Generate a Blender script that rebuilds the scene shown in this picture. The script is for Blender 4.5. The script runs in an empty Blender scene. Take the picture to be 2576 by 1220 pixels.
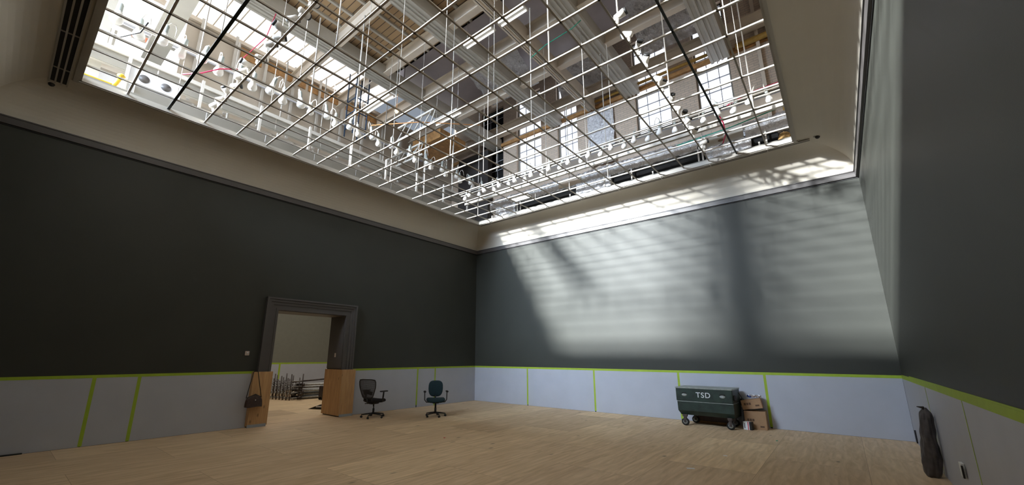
import bpy, math, random
from mathutils import Vector, Matrix
random.seed(7)
D = bpy.data
S = bpy.context.scene
COL = S.collection
PI = math.pi

# ------------------------------------------------------------------ materials
MATS = {}
def mat(name, col, rough=0.6, metal=0.0, noise=0.0, nscale=6.0, bump=0.0, bscale=40.0,
        emit=None, estr=0.0, spec=0.5, trans=0.0, alpha=1.0):
    m = D.materials.new(name); m.use_nodes = True
    nt = m.node_tree; N = nt.nodes; L = nt.links
    b = N['Principled BSDF']
    b.inputs['Base Color'].default_value = (*col, 1)
    b.inputs['Roughness'].default_value = rough
    b.inputs['Metallic'].default_value = metal
    b.inputs['Specular IOR Level'].default_value = spec
    b.inputs['Transmission Weight'].default_value = trans
    b.inputs['Alpha'].default_value = alpha
    tc = N.new('ShaderNodeTexCoord')
    if noise > 0:
        n = N.new('ShaderNodeTexNoise'); n.inputs['Scale'].default_value = nscale
        n.inputs['Detail'].default_value = 6
        r = N.new('ShaderNodeMapRange')
        r.inputs['To Min'].default_value = 1 - noise; r.inputs['To Max'].default_value = 1 + noise
        r.inputs['From Min'].default_value = 0.3; r.inputs['From Max'].default_value = 0.7
        mx = N.new('ShaderNodeMix'); mx.data_type = 'RGBA'; mx.blend_type = 'MULTIPLY'
        mx.inputs['Factor'].default_value = 1
        mx.inputs['A'].default_value = (*col, 1)
        L.new(tc.outputs['Object'], n.inputs['Vector'])
        L.new(n.outputs['Fac'], r.inputs['Value']); L.new(r.outputs['Result'], mx.inputs['B'])
        L.new(mx.outputs['Result'], b.inputs['Base Color'])
    if bump > 0:
        n = N.new('ShaderNodeTexNoise'); n.inputs['Scale'].default_value = bscale
        n.inputs['Detail'].default_value = 5
        bp = N.new('ShaderNodeBump'); bp.inputs['Strength'].default_value = bump
        bp.inputs['Distance'].default_value = 0.02
        L.new(tc.outputs['Object'], n.inputs['Vector']); L.new(n.outputs['Fac'], bp.inputs['Height'])
        L.new(bp.outputs['Normal'], b.inputs['Normal'])
    if emit:
        b.inputs['Emission Color'].default_value = (*emit, 1)
        b.inputs['Emission Strength'].default_value = estr
    MATS[name] = m
    return m

def nodes(m): return m.node_tree.nodes, m.node_tree.links, m.node_tree.nodes['Principled BSDF']

paint = mat('charcoal_wall_paint', (0.043, 0.045, 0.037), 0.52, noise=0.05, nscale=1.2, bump=0.05, bscale=120, spec=0.30)
trim_paint = mat('charcoal_trim_paint', (0.085, 0.078, 0.075), 0.45, noise=0.04)
cove_paint = mat('cream_plaster', (0.58, 0.535, 0.455), 0.75, noise=0.02, nscale=1.5)
white_trim = mat('ceiling_trim_paint', (0.40, 0.37, 0.32), 0.5)
slot_black = mat('diffuser_shadow_gap', (0.02, 0.02, 0.02), 0.7)
coroplast = mat('white_corrugated_plastic', (0.44, 0.46, 0.51), 0.5, noise=0.03, nscale=2, bump=0.05, bscale=200)
tape_green = mat('green_painter_tape', (0.33, 0.47, 0.03), 0.6, noise=0.05, nscale=8)
grey_tape = mat('grey_duct_tape', (0.32, 0.36, 0.40), 0.5)
white_metal = mat('white_painted_metal', (0.54, 0.51, 0.46), 0.4, noise=0.03)
cream_metal = mat('cream_painted_steel', (0.64, 0.56, 0.46), 0.5, noise=0.05, nscale=3)
bar_metal = mat('cream_grid_bar_metal', (0.56, 0.52, 0.46), 0.35, noise=0.03)
bar_shaded = mat('shaded_grid_bar_metal', (0.36, 0.33, 0.28), 0.4, noise=0.04)  # shaded copy of the bar paint, for bars the light misses
black_metal = mat('black_painted_metal', (0.008, 0.014, 0.012), 0.5)
beam_grey = mat('grey_beam_paint', (0.46, 0.44, 0.39), 0.55, noise=0.08, nscale=2)
baffle_mat = mat('taupe_baffle_panel', (0.21, 0.195, 0.165), 0.6, noise=0.06, nscale=2)
attic_cream = mat('attic_cream_plaster', (0.52, 0.46, 0.38), 0.8, noise=0.07, nscale=1.5)
attic_grey = mat('attic_grey_plaster', (0.46, 0.41, 0.41), 0.35, noise=0.12, nscale=1.2)
rubber = mat('black_rubber', (0.012, 0.012, 0.012), 0.6)
plastic_black = mat('black_plastic', (0.012, 0.011, 0.011), 0.45)
mesh_black = mat('charcoal_mesh_fabric', (0.035, 0.032, 0.032), 0.8)
fabric_black = mat('black_seat_fabric', (0.012, 0.011, 0.012), 0.9, bump=0.2, bscale=200)
teal = mat('dark_teal_fabric', (0.003, 0.021, 0.028), 0.85, noise=0.15, nscale=30, bump=0.2, bscale=200)
cart_green = mat('dark_green_enamel', (0.016, 0.032, 0.024), 0.45, noise=0.35, nscale=7, bump=0.1)
worn_grey = mat('worn_grey_metal', (0.30, 0.33, 0.31), 0.5, noise=0.2, nscale=20)
white_paint = mat('white_stencil_paint', (0.75, 0.78, 0.78), 0.6)
cardboard = mat('brown_cardboard', (0.36, 0.22, 0.12), 0.85, noise=0.08, nscale=5)
cardboard_ink = mat('dark_box_print', (0.12, 0.07, 0.04), 0.85)
red_mat = mat('red_ink', (0.55, 0.03, 0.04), 0.6)
redcable = mat('red_cable_jacket', (0.55, 0.02, 0.08), 0.5)
greencable = mat('green_cable_jacket', (0.01, 0.33, 0.20), 0.5)
blackcable = mat('black_cable_jacket', (0.01, 0.01, 0.012), 0.5)
orange = mat('orange_cable_jacket', (0.75, 0.35, 0.12), 0.5)
blue_mat = mat('navy_ladder_paint', (0.01, 0.035, 0.08), 0.4)
bluecloth = mat('blue_cloth', (0.03, 0.10, 0.40), 0.8)
whitecloth = mat('white_paper_towel', (0.75, 0.76, 0.8), 0.85)
yellow = mat('yellow_pipe_paint', (0.70, 0.48, 0.03), 0.4, noise=0.1)
ochre = mat('ochre_pipe_paint', (0.40, 0.24, 0.05), 0.5, noise=0.2, nscale=10)
brownwood = mat('brown_timber', (0.38, 0.20, 0.07), 0.7, noise=0.3, nscale=8)
sackcloth = mat('brown_grey_nylon', (0.062, 0.052, 0.050), 0.5, noise=0.3, nscale=12, bump=0.5, bscale=14)
greysack = mat('slate_canvas', (0.07, 0.075, 0.09), 0.8, noise=0.2, nscale=10)
leather = mat('brown_leather', (0.040, 0.020, 0.014), 0.5, noise=0.5, nscale=35)
leather_strap = mat('dark_leather_strap', (0.014, 0.009, 0.007), 0.5)
steel_dark = mat('weathered_scaffold_steel', (0.07, 0.055, 0.05), 0.5, metal=0.3, noise=0.5, nscale=12)
steel_light = mat('galvanised_scaffold_steel', (0.36, 0.36, 0.35), 0.4, metal=0.4, noise=0.4, nscale=15)
beige_plastic = mat('beige_plastic', (0.55, 0.45, 0.38), 0.5)
lamp_white = mat('white_reflector_glass', (0.86, 0.86, 0.84), 0.25)
lamp_grey = mat('grey_reflector_coating', (0.30, 0.33, 0.31), 0.4)
black_hole = mat('black_duct_opening', (0.004, 0.004, 0.004), 0.9)
light_panel = mat('pale_blue_white_panel', (0.62, 0.64, 0.70), 0.6)
insul = mat('tan_insulation', (0.36, 0.22, 0.08), 0.9, noise=0.5, nscale=20)
tile_glow = mat('lit_fluorescent_tube', (0.9, 0.9, 0.9), 0.5, emit=(0.95, 0.98, 1.0), estr=1.6)
DAY = (0.90, 0.95, 1.0)
glow_pane = mat('daylit_window_glass', (0.8, 0.8, 0.8), 0.3, emit=(0.86, 0.90, 1.0), estr=1.15)
glow_sky = mat('daylit_skylight_glass', (0.8, 0.8, 0.8), 0.3, emit=(0.98, 0.98, 1.0), estr=1.02)
glow_big = mat('added_roof_glow', (0.8, 0.8, 0.8), 0.3, emit=(1.0, 0.95, 0.88), estr=1.75)
glow_soft = mat('frosted_corridor_glass', (0.6, 0.6, 0.6), 0.3, emit=(0.85, 0.9, 1.0), estr=0.42)
exit_red = mat('lit_exit_letters', (0.8, 0.1, 0.05), 0.5, emit=(1.0, 0.15, 0.05), estr=1.2)

# foil
foil = mat('crinkled_silver_foil', (0.92, 0.92, 0.94), 0.25, metal=0.3)
N, L, b = nodes(foil)
tc = N['Texture Coordinate']
v = N.new('ShaderNodeTexVoronoi'); v.inputs['Scale'].default_value = 9
v2 = N.new('ShaderNodeTexNoise'); v2.inputs['Scale'].default_value = 14; v2.inputs['Detail'].default_value = 8
v2.inputs['Distortion'].default_value = 1.5
ad = N.new('ShaderNodeMath'); ad.operation = 'ADD'
bp = N.new('ShaderNodeBump'); bp.inputs['Strength'].default_value = 1.0; bp.inputs['Distance'].default_value = 0.06
L.new(tc.outputs['Object'], v.inputs['Vector']); L.new(tc.outputs['Object'], v2.inputs['Vector'])
L.new(v.outputs['Distance'], ad.inputs[0]); L.new(v2.outputs['Fac'], ad.inputs[1])
L.new(ad.outputs[0], bp.inputs['Height']); L.new(bp.outputs['Normal'], b.inputs['Normal'])

# plywood floor: 4x8 ft sheets along Y, grain, knots
def plywood(name, base, warm, sheet=True, axis='Y', dark=1.0):
    m = mat(name, base, 0.62); N, L, b = nodes(m); tc = N['Texture Coordinate']
    mp = N.new('ShaderNodeMapping')
    mp.inputs['Scale'].default_value = {'Y': (6.5, .8, 6.5), 'Z': (14, 14, 1.0)}[axis]
    g = N.new('ShaderNodeTexNoise'); g.inputs['Scale'].default_value = 1.6; g.inputs['Detail'].default_value = 7
    g.inputs['Distortion'].default_value = 1.2
    L.new(tc.outputs['Object'], mp.inputs['Vector']); 
    src = mp.outputs['Vector']
    if sheet:
        br = N.new('ShaderNodeTexBrick'); br.offset = 0.5
        br.inputs['Color1'].default_value = (0, 0, 0, 1); br.inputs['Color2'].default_value = (1, 1, 1, 1)
        br.inputs['Mortar'].default_value = (0.5, 0.5, 0.5, 1)
        br.inputs['Scale'].default_value = 1.0
        br.inputs['Mortar Size'].default_value = 0.004; br.inputs['Mortar Smooth'].default_value = 0.3
        br.inputs['Brick Width'].default_value = 2.44; br.inputs['Row Height'].default_value = 1.22
        m2 = N.new('ShaderNodeMapping'); m2.inputs['Rotation'].default_value = (0, 0, PI / 2)
        m2.inputs['Location'].default_value = (0.35, 0.2, 0)
        L.new(tc.outputs['Object'], m2.inputs['Vector']); L.new(m2.outputs['Vector'], br.inputs['Vector'])
        # shift the grain per sheet
        av = N.new('ShaderNodeVectorMath'); av.operation = 'MULTIPLY_ADD'
        av.inputs[1].default_value = (37, 91, 13)
        L.new(br.outputs['Color'], av.inputs[0]); L.new(mp.outputs['Vector'], av.inputs[2])
        src = av.outputs['Vector']
    L.new(src, g.inputs['Vector'])
    r1 = N.new('ShaderNodeValToRGB'); e = r1.color_ramp.elements
    e[0].position = 0.2; e[0].color = (base[0] * .80, base[1] * .77, base[2] * .72, 1)
    e[1].position = 0.72; e[1].color = (warm[0], warm[1], warm[2], 1)
    L.new(g.outputs['Fac'], r1.inputs['Fac'])
    # cathedral grain
    w = N.new('ShaderNodeTexWave'); w.inputs['Scale'].default_value = 0.45; w.inputs['Distortion'].default_value = 9
    w.inputs['Detail'].default_value = 3; w.inputs['Detail Scale'].default_value = 0.7
    L.new(src, w.inputs['Vector'])
    mw = N.new('ShaderNodeMix'); mw.data_type = 'RGBA'; mw.blend_type = 'MULTIPLY'; mw.inputs['Factor'].default_value = 1.0
    rw = N.new('ShaderNodeMapRange'); rw.inputs['To Min'].default_value = 0.95; rw.inputs['To Max'].default_value = 1.02
    L.new(w.outputs['Fac'], rw.inputs['Value']); L.new(r1.outputs['Color'], mw.inputs['A']); L.new(rw.outputs['Result'], mw.inputs['B'])
    out = mw.outputs['Result']
    # knots / patches
    k = N.new('ShaderNodeTexVoronoi'); k.inputs['Scale'].default_value = 1.0; k.inputs['Randomness'].default_value = 1
    m3 = N.new('ShaderNodeMapping')
    m3.inputs['Scale'].default_value = {'Y': (4.6, 2.0, 4.6), 'Z': (6, 6, 3.0)}[axis]
    L.new(tc.outputs['Object'], m3.inputs['Vector']); L.new(m3.outputs['Vector'], k.inputs['Vector'])
    kr = N.new('ShaderNodeMapRange'); kr.inputs['From Min'].default_value = 0.035; kr.inputs['From Max'].default_value = 0.11
    kr.inputs['To Min'].default_value = 0.42; kr.inputs['To Max'].default_value = 1.0
    kr.inputs['From Min'].default_value = 0.06; kr.inputs['From Max'].default_value = 0.17
    sp = N.new('ShaderNodeSeparateColor'); L.new(k.outputs['Color'], sp.inputs['Color'])
    gt = N.new('ShaderNodeMath'); gt.operation = 'LESS_THAN'; gt.inputs[1].default_value = 0.62
    cl = N.new('ShaderNodeTexNoise'); cl.inputs['Scale'].default_value = 0.45
    L.new(tc.outputs['Object'], cl.inputs['Vector'])
    g2 = N.new('ShaderNodeMath'); g2.operation = 'MULTIPLY_ADD'; g2.inputs[1].default_value = -1.6; g2.inputs[2].default_value = 1.68
    L.new(cl.outputs['Fac'], g2.inputs[0]); L.new(g2.outputs[0], gt.inputs[1]); L.new(sp.outputs[0], gt.inputs[0])
    ad2 = N.new('ShaderNodeMath'); ad2.operation = 'ADD'; L.new(gt.outputs[0], ad2.inputs[0]); L.new(k.outputs['Distance'], ad2.inputs[1])
    L.new(ad2.outputs[0], kr.inputs['Value'])
    mk = N.new('ShaderNodeMix'); mk.data_type = 'RGBA'; mk.blend_type = 'MULTIPLY'; mk.inputs['Factor'].default_value = 1.0
    L.new(out, mk.inputs['A']); L.new(kr.outputs['Result'], mk.inputs['B']); out = mk.outputs['Result']
    if sheet:
        sc = N.new('ShaderNodeValToRGB'); e = sc.color_ramp.elements
        e[0].position = 0; e[0].color = (0.84, 0.80, 0.76, 1); e[1].position = 1; e[1].color = (1.10, 1.09, 1.04, 1)
        L.new(br.outputs['Color'], sc.inputs['Fac'])
        ms = N.new('ShaderNodeMix'); ms.data_type = 'RGBA'; ms.blend_type = 'MULTIPLY'; ms.inputs['Factor'].default_value = 1.0
        L.new(out, ms.inputs['A']); L.new(sc.outputs['Color'], ms.inputs['B'])
        mo = N.new('ShaderNodeMix'); mo.data_type = 'RGBA'
        mo.inputs['B'].default_value = (base[0] * .62, base[1] * .58, base[2] * .55, 1)
        L.new(br.outputs['Fac'], mo.inputs['Factor']); L.new(ms.outputs['Result'], mo.inputs['A'])
        out = mo.outputs['Result']
    L.new(out, b.inputs['Base Color'])
    return m
ply_floor = plywood('plywood_floor_sheets', (0.66, 0.49, 0.30), (0.80, 0.62, 0.42))
ply_box = plywood('knotty_plywood', (0.46, 0.26, 0.11), (0.60, 0.37, 0.17), sheet=False, axis='Z')

def brickmat(name, c1, c2, mortar, w, h, rot=None, ms=0.01):
    m = mat(name, c1, 0.8); N, L, b = nodes(m); tc = N['Texture Coordinate']
    br = N.new('ShaderNodeTexBrick'); br.inputs['Scale'].default_value = 1
    br.inputs['Color1'].default_value = (*c1, 1); br.inputs['Color2'].default_value = (*c2, 1)
    br.inputs['Mortar'].default_value = (*mortar, 1); br.inputs['Mortar Size'].default_value = ms
    br.inputs['Brick Width'].default_value = w; br.inputs['Row Height'].default_value = h
    mp = N.new('ShaderNodeMapping')
    if rot: mp.inputs['Rotation'].default_value = rot
    L.new(tc.outputs['Object'], mp.inputs['Vector']); L.new(mp.outputs['Vector'], br.inputs['Vector'])
    L.new(br.outputs['Color'], b.inputs['Base Color'])
    return m
brick_tan = brickmat('tan_brickwork', (0.62, 0.50, 0.39), (0.54, 0.44, 0.34), (0.42, 0.36, 0.30), 0.24, 0.08, (PI / 2, 0, 0))
planks = brickmat('brown_roof_planks', (0.46, 0.31, 0.17), (0.36, 0.25, 0.14), (0.10, 0.07, 0.05), 2.6, 0.19, None, 0.012)

# ------------------------------------------------------------------ mesh builder
class MB:
    def __init__(s): s.v = []; s.f = []; s.m = []; s.sm = []; s.mi = 0
    def add(s, vs, fs, smooth=False):
        o = len(s.v); s.v += [tuple(x) for x in vs]
        for f in fs:
            s.f.append([i + o for i in f]); s.m.append(s.mi); s.sm.append(smooth)
        return s
    def box(s, x0, x1, y0, y1, z0, z1):
        return s.add([(x0, y0, z0), (x1, y0, z0), (x1, y1, z0), (x0, y1, z0), (x0, y0, z1), (x1, y0, z1), (x1, y1, z1), (x0, y1, z1)],
              [(0, 3, 2, 1), (4, 5, 6, 7), (0, 1, 5, 4), (1, 2, 6, 5), (2, 3, 7, 6), (3, 0, 4, 7)])
    def cbox(s, x0, x1, y0, y1, z0, z1, c=0.01):
        # box with chamfered vertical + horizontal edges
        pr = [(x0 + c, y0), (x1 - c, y0), (x1, y0 + c), (x1, y1 - c), (x1 - c, y1), (x0 + c, y1), (x0, y1 - c), (x0, y0 + c)]
        cx, cy = (x0 + x1) / 2, (y0 + y1) / 2
        def sh(k): return [(cx + (p[0] - cx) * k[0], cy + (p[1] - cy) * k[1]) for p in pr]
        kx, ky = 1 - 2 * c / (x1 - x0), 1 - 2 * c / (y1 - y0)
        rings = [(z0, (kx, ky)), (z0 + c, (1, 1)), (z1 - c, (1, 1)), (z1, (kx, ky))]
        vs = []
        for z, k in rings: vs += [(x, y, z) for x, y in sh(k)]
        fs = [tuple(range(7, -1, -1)), tuple(range(24, 32))]
        for r in range(3):
            for i in range(8):
                j = (i + 1) % 8; fs.append((r * 8 + i, r * 8 + j, r * 8 + 8 + j, r * 8 + 8 + i))
        return s.add(vs, fs)
    def tube(s, pts, r, n=8, cap=True, smooth=True):
        pts = [Vector(p) for p in pts]; vs = []; fs = []
        rs = r if isinstance(r, (list, tuple)) else [r] * len(pts)
        up = None
        for i, p in enumerate(pts):
            d = (pts[min(i + 1, len(pts) - 1)] - pts[max(i - 1, 0)])
            if d.length < 1e-9: d = Vector((0, 0, 1))
            d.normalize()
            if up is None:
                up = Vector((0, 0, 1)) if abs(d.z) < 0.9 else Vector((1, 0, 0))
            a = d.cross(up)
            if a.length < 1e-5: a = d.cross(Vector((0, 1, 0.1)))
            a.normalize(); bb = a.cross(d).normalized(); up = bb
            for k in range(n):
                t = 2 * PI * k / n
                vs.append(p + (a * math.cos(t) + bb * math.sin(t)) * rs[i])
        for i in range(len(pts) - 1):
            for k in range(n):
                l = (k + 1) % n
                fs.append((i * n + k, i * n + l, (i + 1) * n + l, (i + 1) * n + k))
        if cap:
            fs.append(tuple(range(n))); fs.append(tuple(range(len(pts) * n - 1, (len(pts) - 1) * n - 1, -1)))
        return s.add(vs, fs, smooth)
    def lathe(s, prof, n=16, M=None, smooth=True):
        vs = []; fs = []
        for r, z in prof:
            for k in range(n):
                t = 2 * PI * k / n; p = Vector((r * math.cos(t), r * math.sin(t), z))
                vs.append(M @ p if M else p)
        for i in range(len(prof) - 1):
            for k in range(n):
                l = (k + 1) % n; fs.append((i * n + k, i * n + l, (i + 1) * n + l, (i + 1) * n + k))
        fs.append(tuple(range(n - 1, -1, -1))); fs.append(tuple(range((len(prof) - 1) * n, len(prof) * n)))
        return s.add(vs, fs, smooth)
    def prism(s, prof, a, bb, axis):
        # prof: list of (u,v); extruded from a to b along axis; axis 'x': (u,v)=(y,z) ; 'y': (x,z) ; 'z': (x,y)
        def P(u, v, t): return {'x': (t, u, v), 'y': (u, t, v), 'z': (u, v, t)}[axis]
        n = len(prof)
        vs = [P(u, v, a) for u, v in prof] + [P(u, v, bb) for u, v in prof]
        fs = [tuple(range(n)), tuple(range(2 * n - 1, n - 1, -1))] + [(i, i + n, (i + 1) % n + n, (i + 1) % n) for i in range(n)]
        return s.add(vs, fs)
    def grid(s, fn, nu, nv, closed_u=False, smooth=True):
        vs = [fn(i / nu, j / nv) for j in range(nv + 1) for i in range(nu + (0 if closed_u else 1))]
        w = nu + (0 if closed_u else 1); fs = []
        for j in range(nv):
            for i in range(nu):
                k = (i + 1) % w
                fs.append((j * w + i, j * w + k, (j + 1) * w + k, (j + 1) * w + i))
        return s.add(vs, fs, smooth)
    def build(s, name, material, parent=None, loc=None, fix=True):
        me = D.meshes.new(name); me.from_pydata(s.v, [], s.f)
        ms = material if isinstance(material, (list, tuple)) else [material]
        for m in ms: me.materials.append(m)
        for p, mi, sm in zip(me.polygons, s.m, s.sm): p.material_index = mi; p.use_smooth = sm
        me.validate(); me.update()
        if fix:
            import bmesh
            bm = bmesh.new(); bm.from_mesh(me); bmesh.ops.recalc_face_normals(bm, faces=bm.faces); bm.to_mesh(me); bm.free()
        o = D.objects.new(name, me); COL.objects.link(o)
        if loc: o.location = loc
        if parent: o.parent = parent
        return o

def tag(o, label=None, cat=None, group=None, kind=None):
    if label: o['label'] = label
    if cat: o['category'] = cat
    if group: o['group'] = group
    if kind: o['kind'] = kind
    return o
def thing(name, label, cat, loc=(0, 0, 0), rz=0, group=None):
    o = D.objects.new(name, None); COL.objects.link(o); o.location = loc; o.rotation_euler = (0, 0, rz)
    o.empty_display_size = 0.05
    return tag(o, label, cat, group)
def struct(name, mb, m, label=None):
    o = mb.build(name, m); return tag(o, label, None, None, 'structure')
def copy_tree(o, parent=None):
    c = o.copy(); COL.objects.link(c)
    if parent: c.parent = parent
    for ch in o.children: copy_tree(ch, c)
    return c
ORD = ['first', 'second', 'third', 'fourth', 'fifth', 'sixth', 'seventh', 'eighth', 'ninth', 'tenth', 'eleventh', 'twelfth',
       'thirteenth', 'fourteenth', 'fifteenth', 'sixteenth', 'seventeenth', 'eighteenth', 'nineteenth', 'twentieth',
       'twenty-first', 'twenty-second', 'twenty-third', 'twenty-fourth', 'twenty-fifth', 'twenty-sixth', 'twenty-seventh',
       'twenty-eighth', 'twenty-ninth', 'thirtieth', 'thirty-first', 'thirty-second', 'thirty-third', 'thirty-fourth', 'thirty-fifth', 'thirty-sixth']

# ------------------------------------------------------------------ room dimensions
W, LN, H = 11.59, 12.5, 5.51          # width (x), length (-y), wall height
ZC = 6.31                              # flat ceiling
X0, X1, Y0, Y1 = 1.01, 10.58, -1.007, -11.463   # skylight opening
WT = 0.75                              # left wall thickness
DY0, DY1, DZ = -7.24, -5.40, 2.69      # doorway

# floor (runs on into the next room)
struct('floor', MB().box(-12, W + .3, -LN - .3, 4, -0.12, 0), ply_floor)
# walls
struct('wall_left', MB().box(-WT, 0, -LN, DY0, 0, H + .12).box(-WT, 0, DY1, 0.3, 0, H + .12).box(-WT, 0, DY0, DY1, DZ, H + .12), paint)
struct('wall_back', MB().box(0, W, 0, 0.3, 0, H + .12), paint)
struct('wall_right', MB().box(W, W + .3, -LN, 0.3, 0, H + .12), paint)
struct('wall_front', MB().box(-WT, W + .3, -LN - .3, -LN, 0, H + .12), paint)
# cove + flat ceiling ring
CV = 0.80
mb = MB(); n = 16; prof = []
for i in range(n + 1):
    t = i / n * PI / 2
    prof.append((CV * (1 - math.cos(t)), H + .10 + (ZC - H - .10) * math.sin(t)))
def ring(d, z): return [(d, -d, z), (W - d, -d, z), (W - d, -LN + d, z), (d, -LN + d, z)]
prev = None
mb.add([], [])
rings = [ring(d, z) for d, z in prof]
for a, c in zip(rings[:-1], rings[1:]):
    for i in range(4):
        j = (i + 1) % 4
        mb.add([a[i], a[j], c[j], c[i]], [(0, 1, 2, 3)], smooth=False)
# flat ring with thickness
zt = ZC + 0.07
mb.add(rings[-1] + [(X0, Y0, ZC), (X1, Y0, ZC), (X1, Y1, ZC), (X0, Y1, ZC)],
       [(0, 1, 5, 4), (1, 2, 6, 5), (2, 3, 7, 6), (3, 0, 4, 7)])
o = mb.build('ceiling', cove_paint, fix=False); tag(o, kind='structure')
for p in o.data.polygons: p.use_smooth = False
# picture rail mouldings
def rail(name, axis, a, bb, sgn):
    # profile offset from wall u (into the room), z
    pr = [(0, H - .02), (.012, H - .02), (.012, H), (.05, H + .004), (.055, H + .05), (.06, H + .115), (.075, H + .12), (.075, H + .14), (0, H + .14)]
    return pr
def trim_run(name, fn, a, bb, axis):
    pr = [fn(u, z) for u, z in rail(0, 0, 0, 0, 0)]
    struct(name, MB().prism(pr, a, bb, axis), trim_paint)
trim_run('trim_1', lambda u, z: (u, z), -LN, 0, 'y')
trim_run('trim_2', lambda u, z: (-u, z), 0, W, 'x')
trim_run('trim_3', lambda u, z: (W - u, z), -LN, 0, 'y')
for nm, bx in (('gap_shade_1', (.0005, .014, -LN, 0, H - .022, H - .001)), ('gap_shade_2', (0, W, -.014, -.0005, H - .022, H - .001)), ('gap_shade_3', (W - .014, W - .0005, -LN, 0, H - .022, H - .001))):
    struct(nm, MB().box(*bx), slot_black)  # black strips paint the shadow gap below the picture rail
trim_run('trim_4', lambda u, z: (-LN + u, z), 0, W, 'x')
# skylight surround trims (one per side)
def surround(name, axis):
    mb = MB()
    if axis == 'far': mb.box(X0 - .07, X1 + .07, Y0, Y0 + .07, ZC - .03, ZC + .10).box(X0, X1, Y0 - .03, Y0, ZC - .015, ZC + .04)
    if axis == 'near': mb.box(X0 - .07, X1 + .07, Y1 - .07, Y1, ZC - .03, ZC + .10).box(X0, X1, Y1, Y1 + .03, ZC - .015, ZC + .04)
    if axis == 'left': mb.box(X0 - .05, X0, Y1, Y0, ZC - .03, ZC + .10).box(X0, X0 + .03, Y1, Y0, ZC - .015, ZC + .04)
    if axis == 'right': mb.box(X1, X1 + .05, Y1, Y0, ZC - .03, ZC + .10).box(X1 - .03, X1, Y1, Y0, ZC - .015, ZC + .04)
    struct(name, mb, white_trim)
surround('trim_5', 'far'); surround('trim_6', 'near'); surround('trim_7', 'left'); surround('trim_8', 'right')

# linear slot diffusers
def diffuser(y0, y1, x0, x1, label, k):
    t = thing('slot_diffuser', label, 'air vent', (0, 0, 0))
    MB().box(x0, x1, y0, y1, ZC - .012, ZC).build('slot_gap', slot_black, t)
    wslot = (y1 - y0) / k
    for i in range(k + 1):
        y = y0 + i * wslot
        MB().box(x0, x1, y - .011, y + .011, ZC - .035, ZC - .012).build('slot_blade', white_trim, t)
    x = x0 + .6
    while x < x1:
        MB().box(x - .006, x + .006, y0, y1, ZC - .03, ZC - .012).build('slot_bridge', white_trim, t); x += 1.22
diffuser(-11.80, -11.58, .62, 10.9, 'long three-slot air diffuser beside the near edge of the skylight grid', 3)
diffuser(-0.93, -0.87, 1.0, 10.86, 'long narrow black air slot along the far edge of the skylight grid', 1)

def detector(x, y, label):
    t = thing('ceiling_detector', label, 'detector', (x, y, ZC - .0))
    MB().lathe([(.075, 0), (.075, -.015), (.05, -.02)], 16).build('mounting_plate', white_trim, t)
    MB().lathe([(.047, -.015), (.046, -.04), (.034, -.065), (.012, -.078)], 16).build('dome', plastic_black, t)
detector(0.54, -11.76, 'small black dome detector on the cream ceiling at the near end of the left side')
detector(11.0, -0.98, 'small black dome detector on the cream ceiling beside the far right grid corner')

# ------------------------------------------------------------------ wall protection sheets and tape
HW = 1.215
def sheet(pts, label):
    mb = MB().box(*pts, .004, HW)
    o = mb.build('protection_sheet', coroplast); tag(o, label, 'wall protection', 'white protective sheets round the room')
def tape(pts, label, g='green tape strips'):
    o = MB().box(*pts).build('masking_tape', tape_green); tag(o, label, 'tape', g)
T = .006
LS = [(-12.47, -10.29, 'nearest the camera on the left wall'), (-10.27, -9.66, 'narrow piece between the two slanting tapes on the left wall'),
      (-9.62, -7.62, 'on the left wall beside the handbag'), (-5.06, -2.74, 'on the left wall behind the mesh chair'),
      (-2.70, -1.99, 'narrow piece on the left wall behind the teal chair'), (-1.95, -.01, 'on the left wall ending in the far corner')]
for a, c, s in LS: sheet((.001, .001 + T, a, c), 'white protective wall sheet ' + s)
BS = [(.01, 2.40, 'at the left end of the far wall'), (2.44, 4.85, 'second from the left on the far wall'), (4.89, 7.28, 'left of the green tool chest on the far wall'),
      (7.32, 9.22, 'behind the green tool chest and boxes'), (9.26, W - .01, 'at the right end of the far wall, bluish')]
for a, c, s in BS: sheet((a, c, -.001 - T, -.001), 'white protective wall sheet ' + s)
RS = [(-2.93, -.01, 'on the right wall next to the far corner'), (-5.34, -2.96, 'on the right wall behind the leaning bag'), (-7.8, -5.38, 'on the right wall beyond the outlet'),
      (-12.47, -7.84, 'on the right wall nearest the camera')]
for a, c, s in RS: sheet((W - .001 - T, W - .001, a, c), 'white protective wall sheet ' + s)
TW = .027
tape((.0075, .009, -12.47, -7.60, HW - .035, HW + .018), 'long green tape capping the white sheets left of the doorway')
tape((.0075, .009, -5.06, -.01, HW - .035, HW + .018), 'green tape capping the white sheets from doorway to far corner')
tape((.01, W - .01, -.009, -.0075, HW - .04, HW + .018), 'green tape capping the white sheets of the far wall')
tape((W - .009, W - .0075, -12.47, -.01, HW - .045, HW + .03), 'dull green tape capping the white sheets of the right wall')
tape((W - .0075, W - .001, -8.5, -1.2, HW + .02, HW + .045), 'second green tape strip above the capping tape of the right wall')
for y, s, z in [(-10.28, 'nearest the camera on the left wall', .0), (-9.64, 'left of the handbag on the left wall', .0),
             (-2.72, 'between the two office chairs', .06), (-1.97, 'behind the teal chair backrest', .0)]:
    tape((.0075, .0088, y - TW, y + TW, z + .01, HW - .035), 'vertical green tape seam ' + s)
for x, s in [(2.42, 'nearest the far left corner on the far wall'), (4.87, 'in the middle of the far wall'), (7.3, 'rising above the left end of the green chest'),
             (9.24, 'right of the cardboard boxes')]:
    tape((x - TW, x + TW, -.0088, -.0075, .03, HW - .04), 'vertical green tape seam ' + s)
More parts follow.
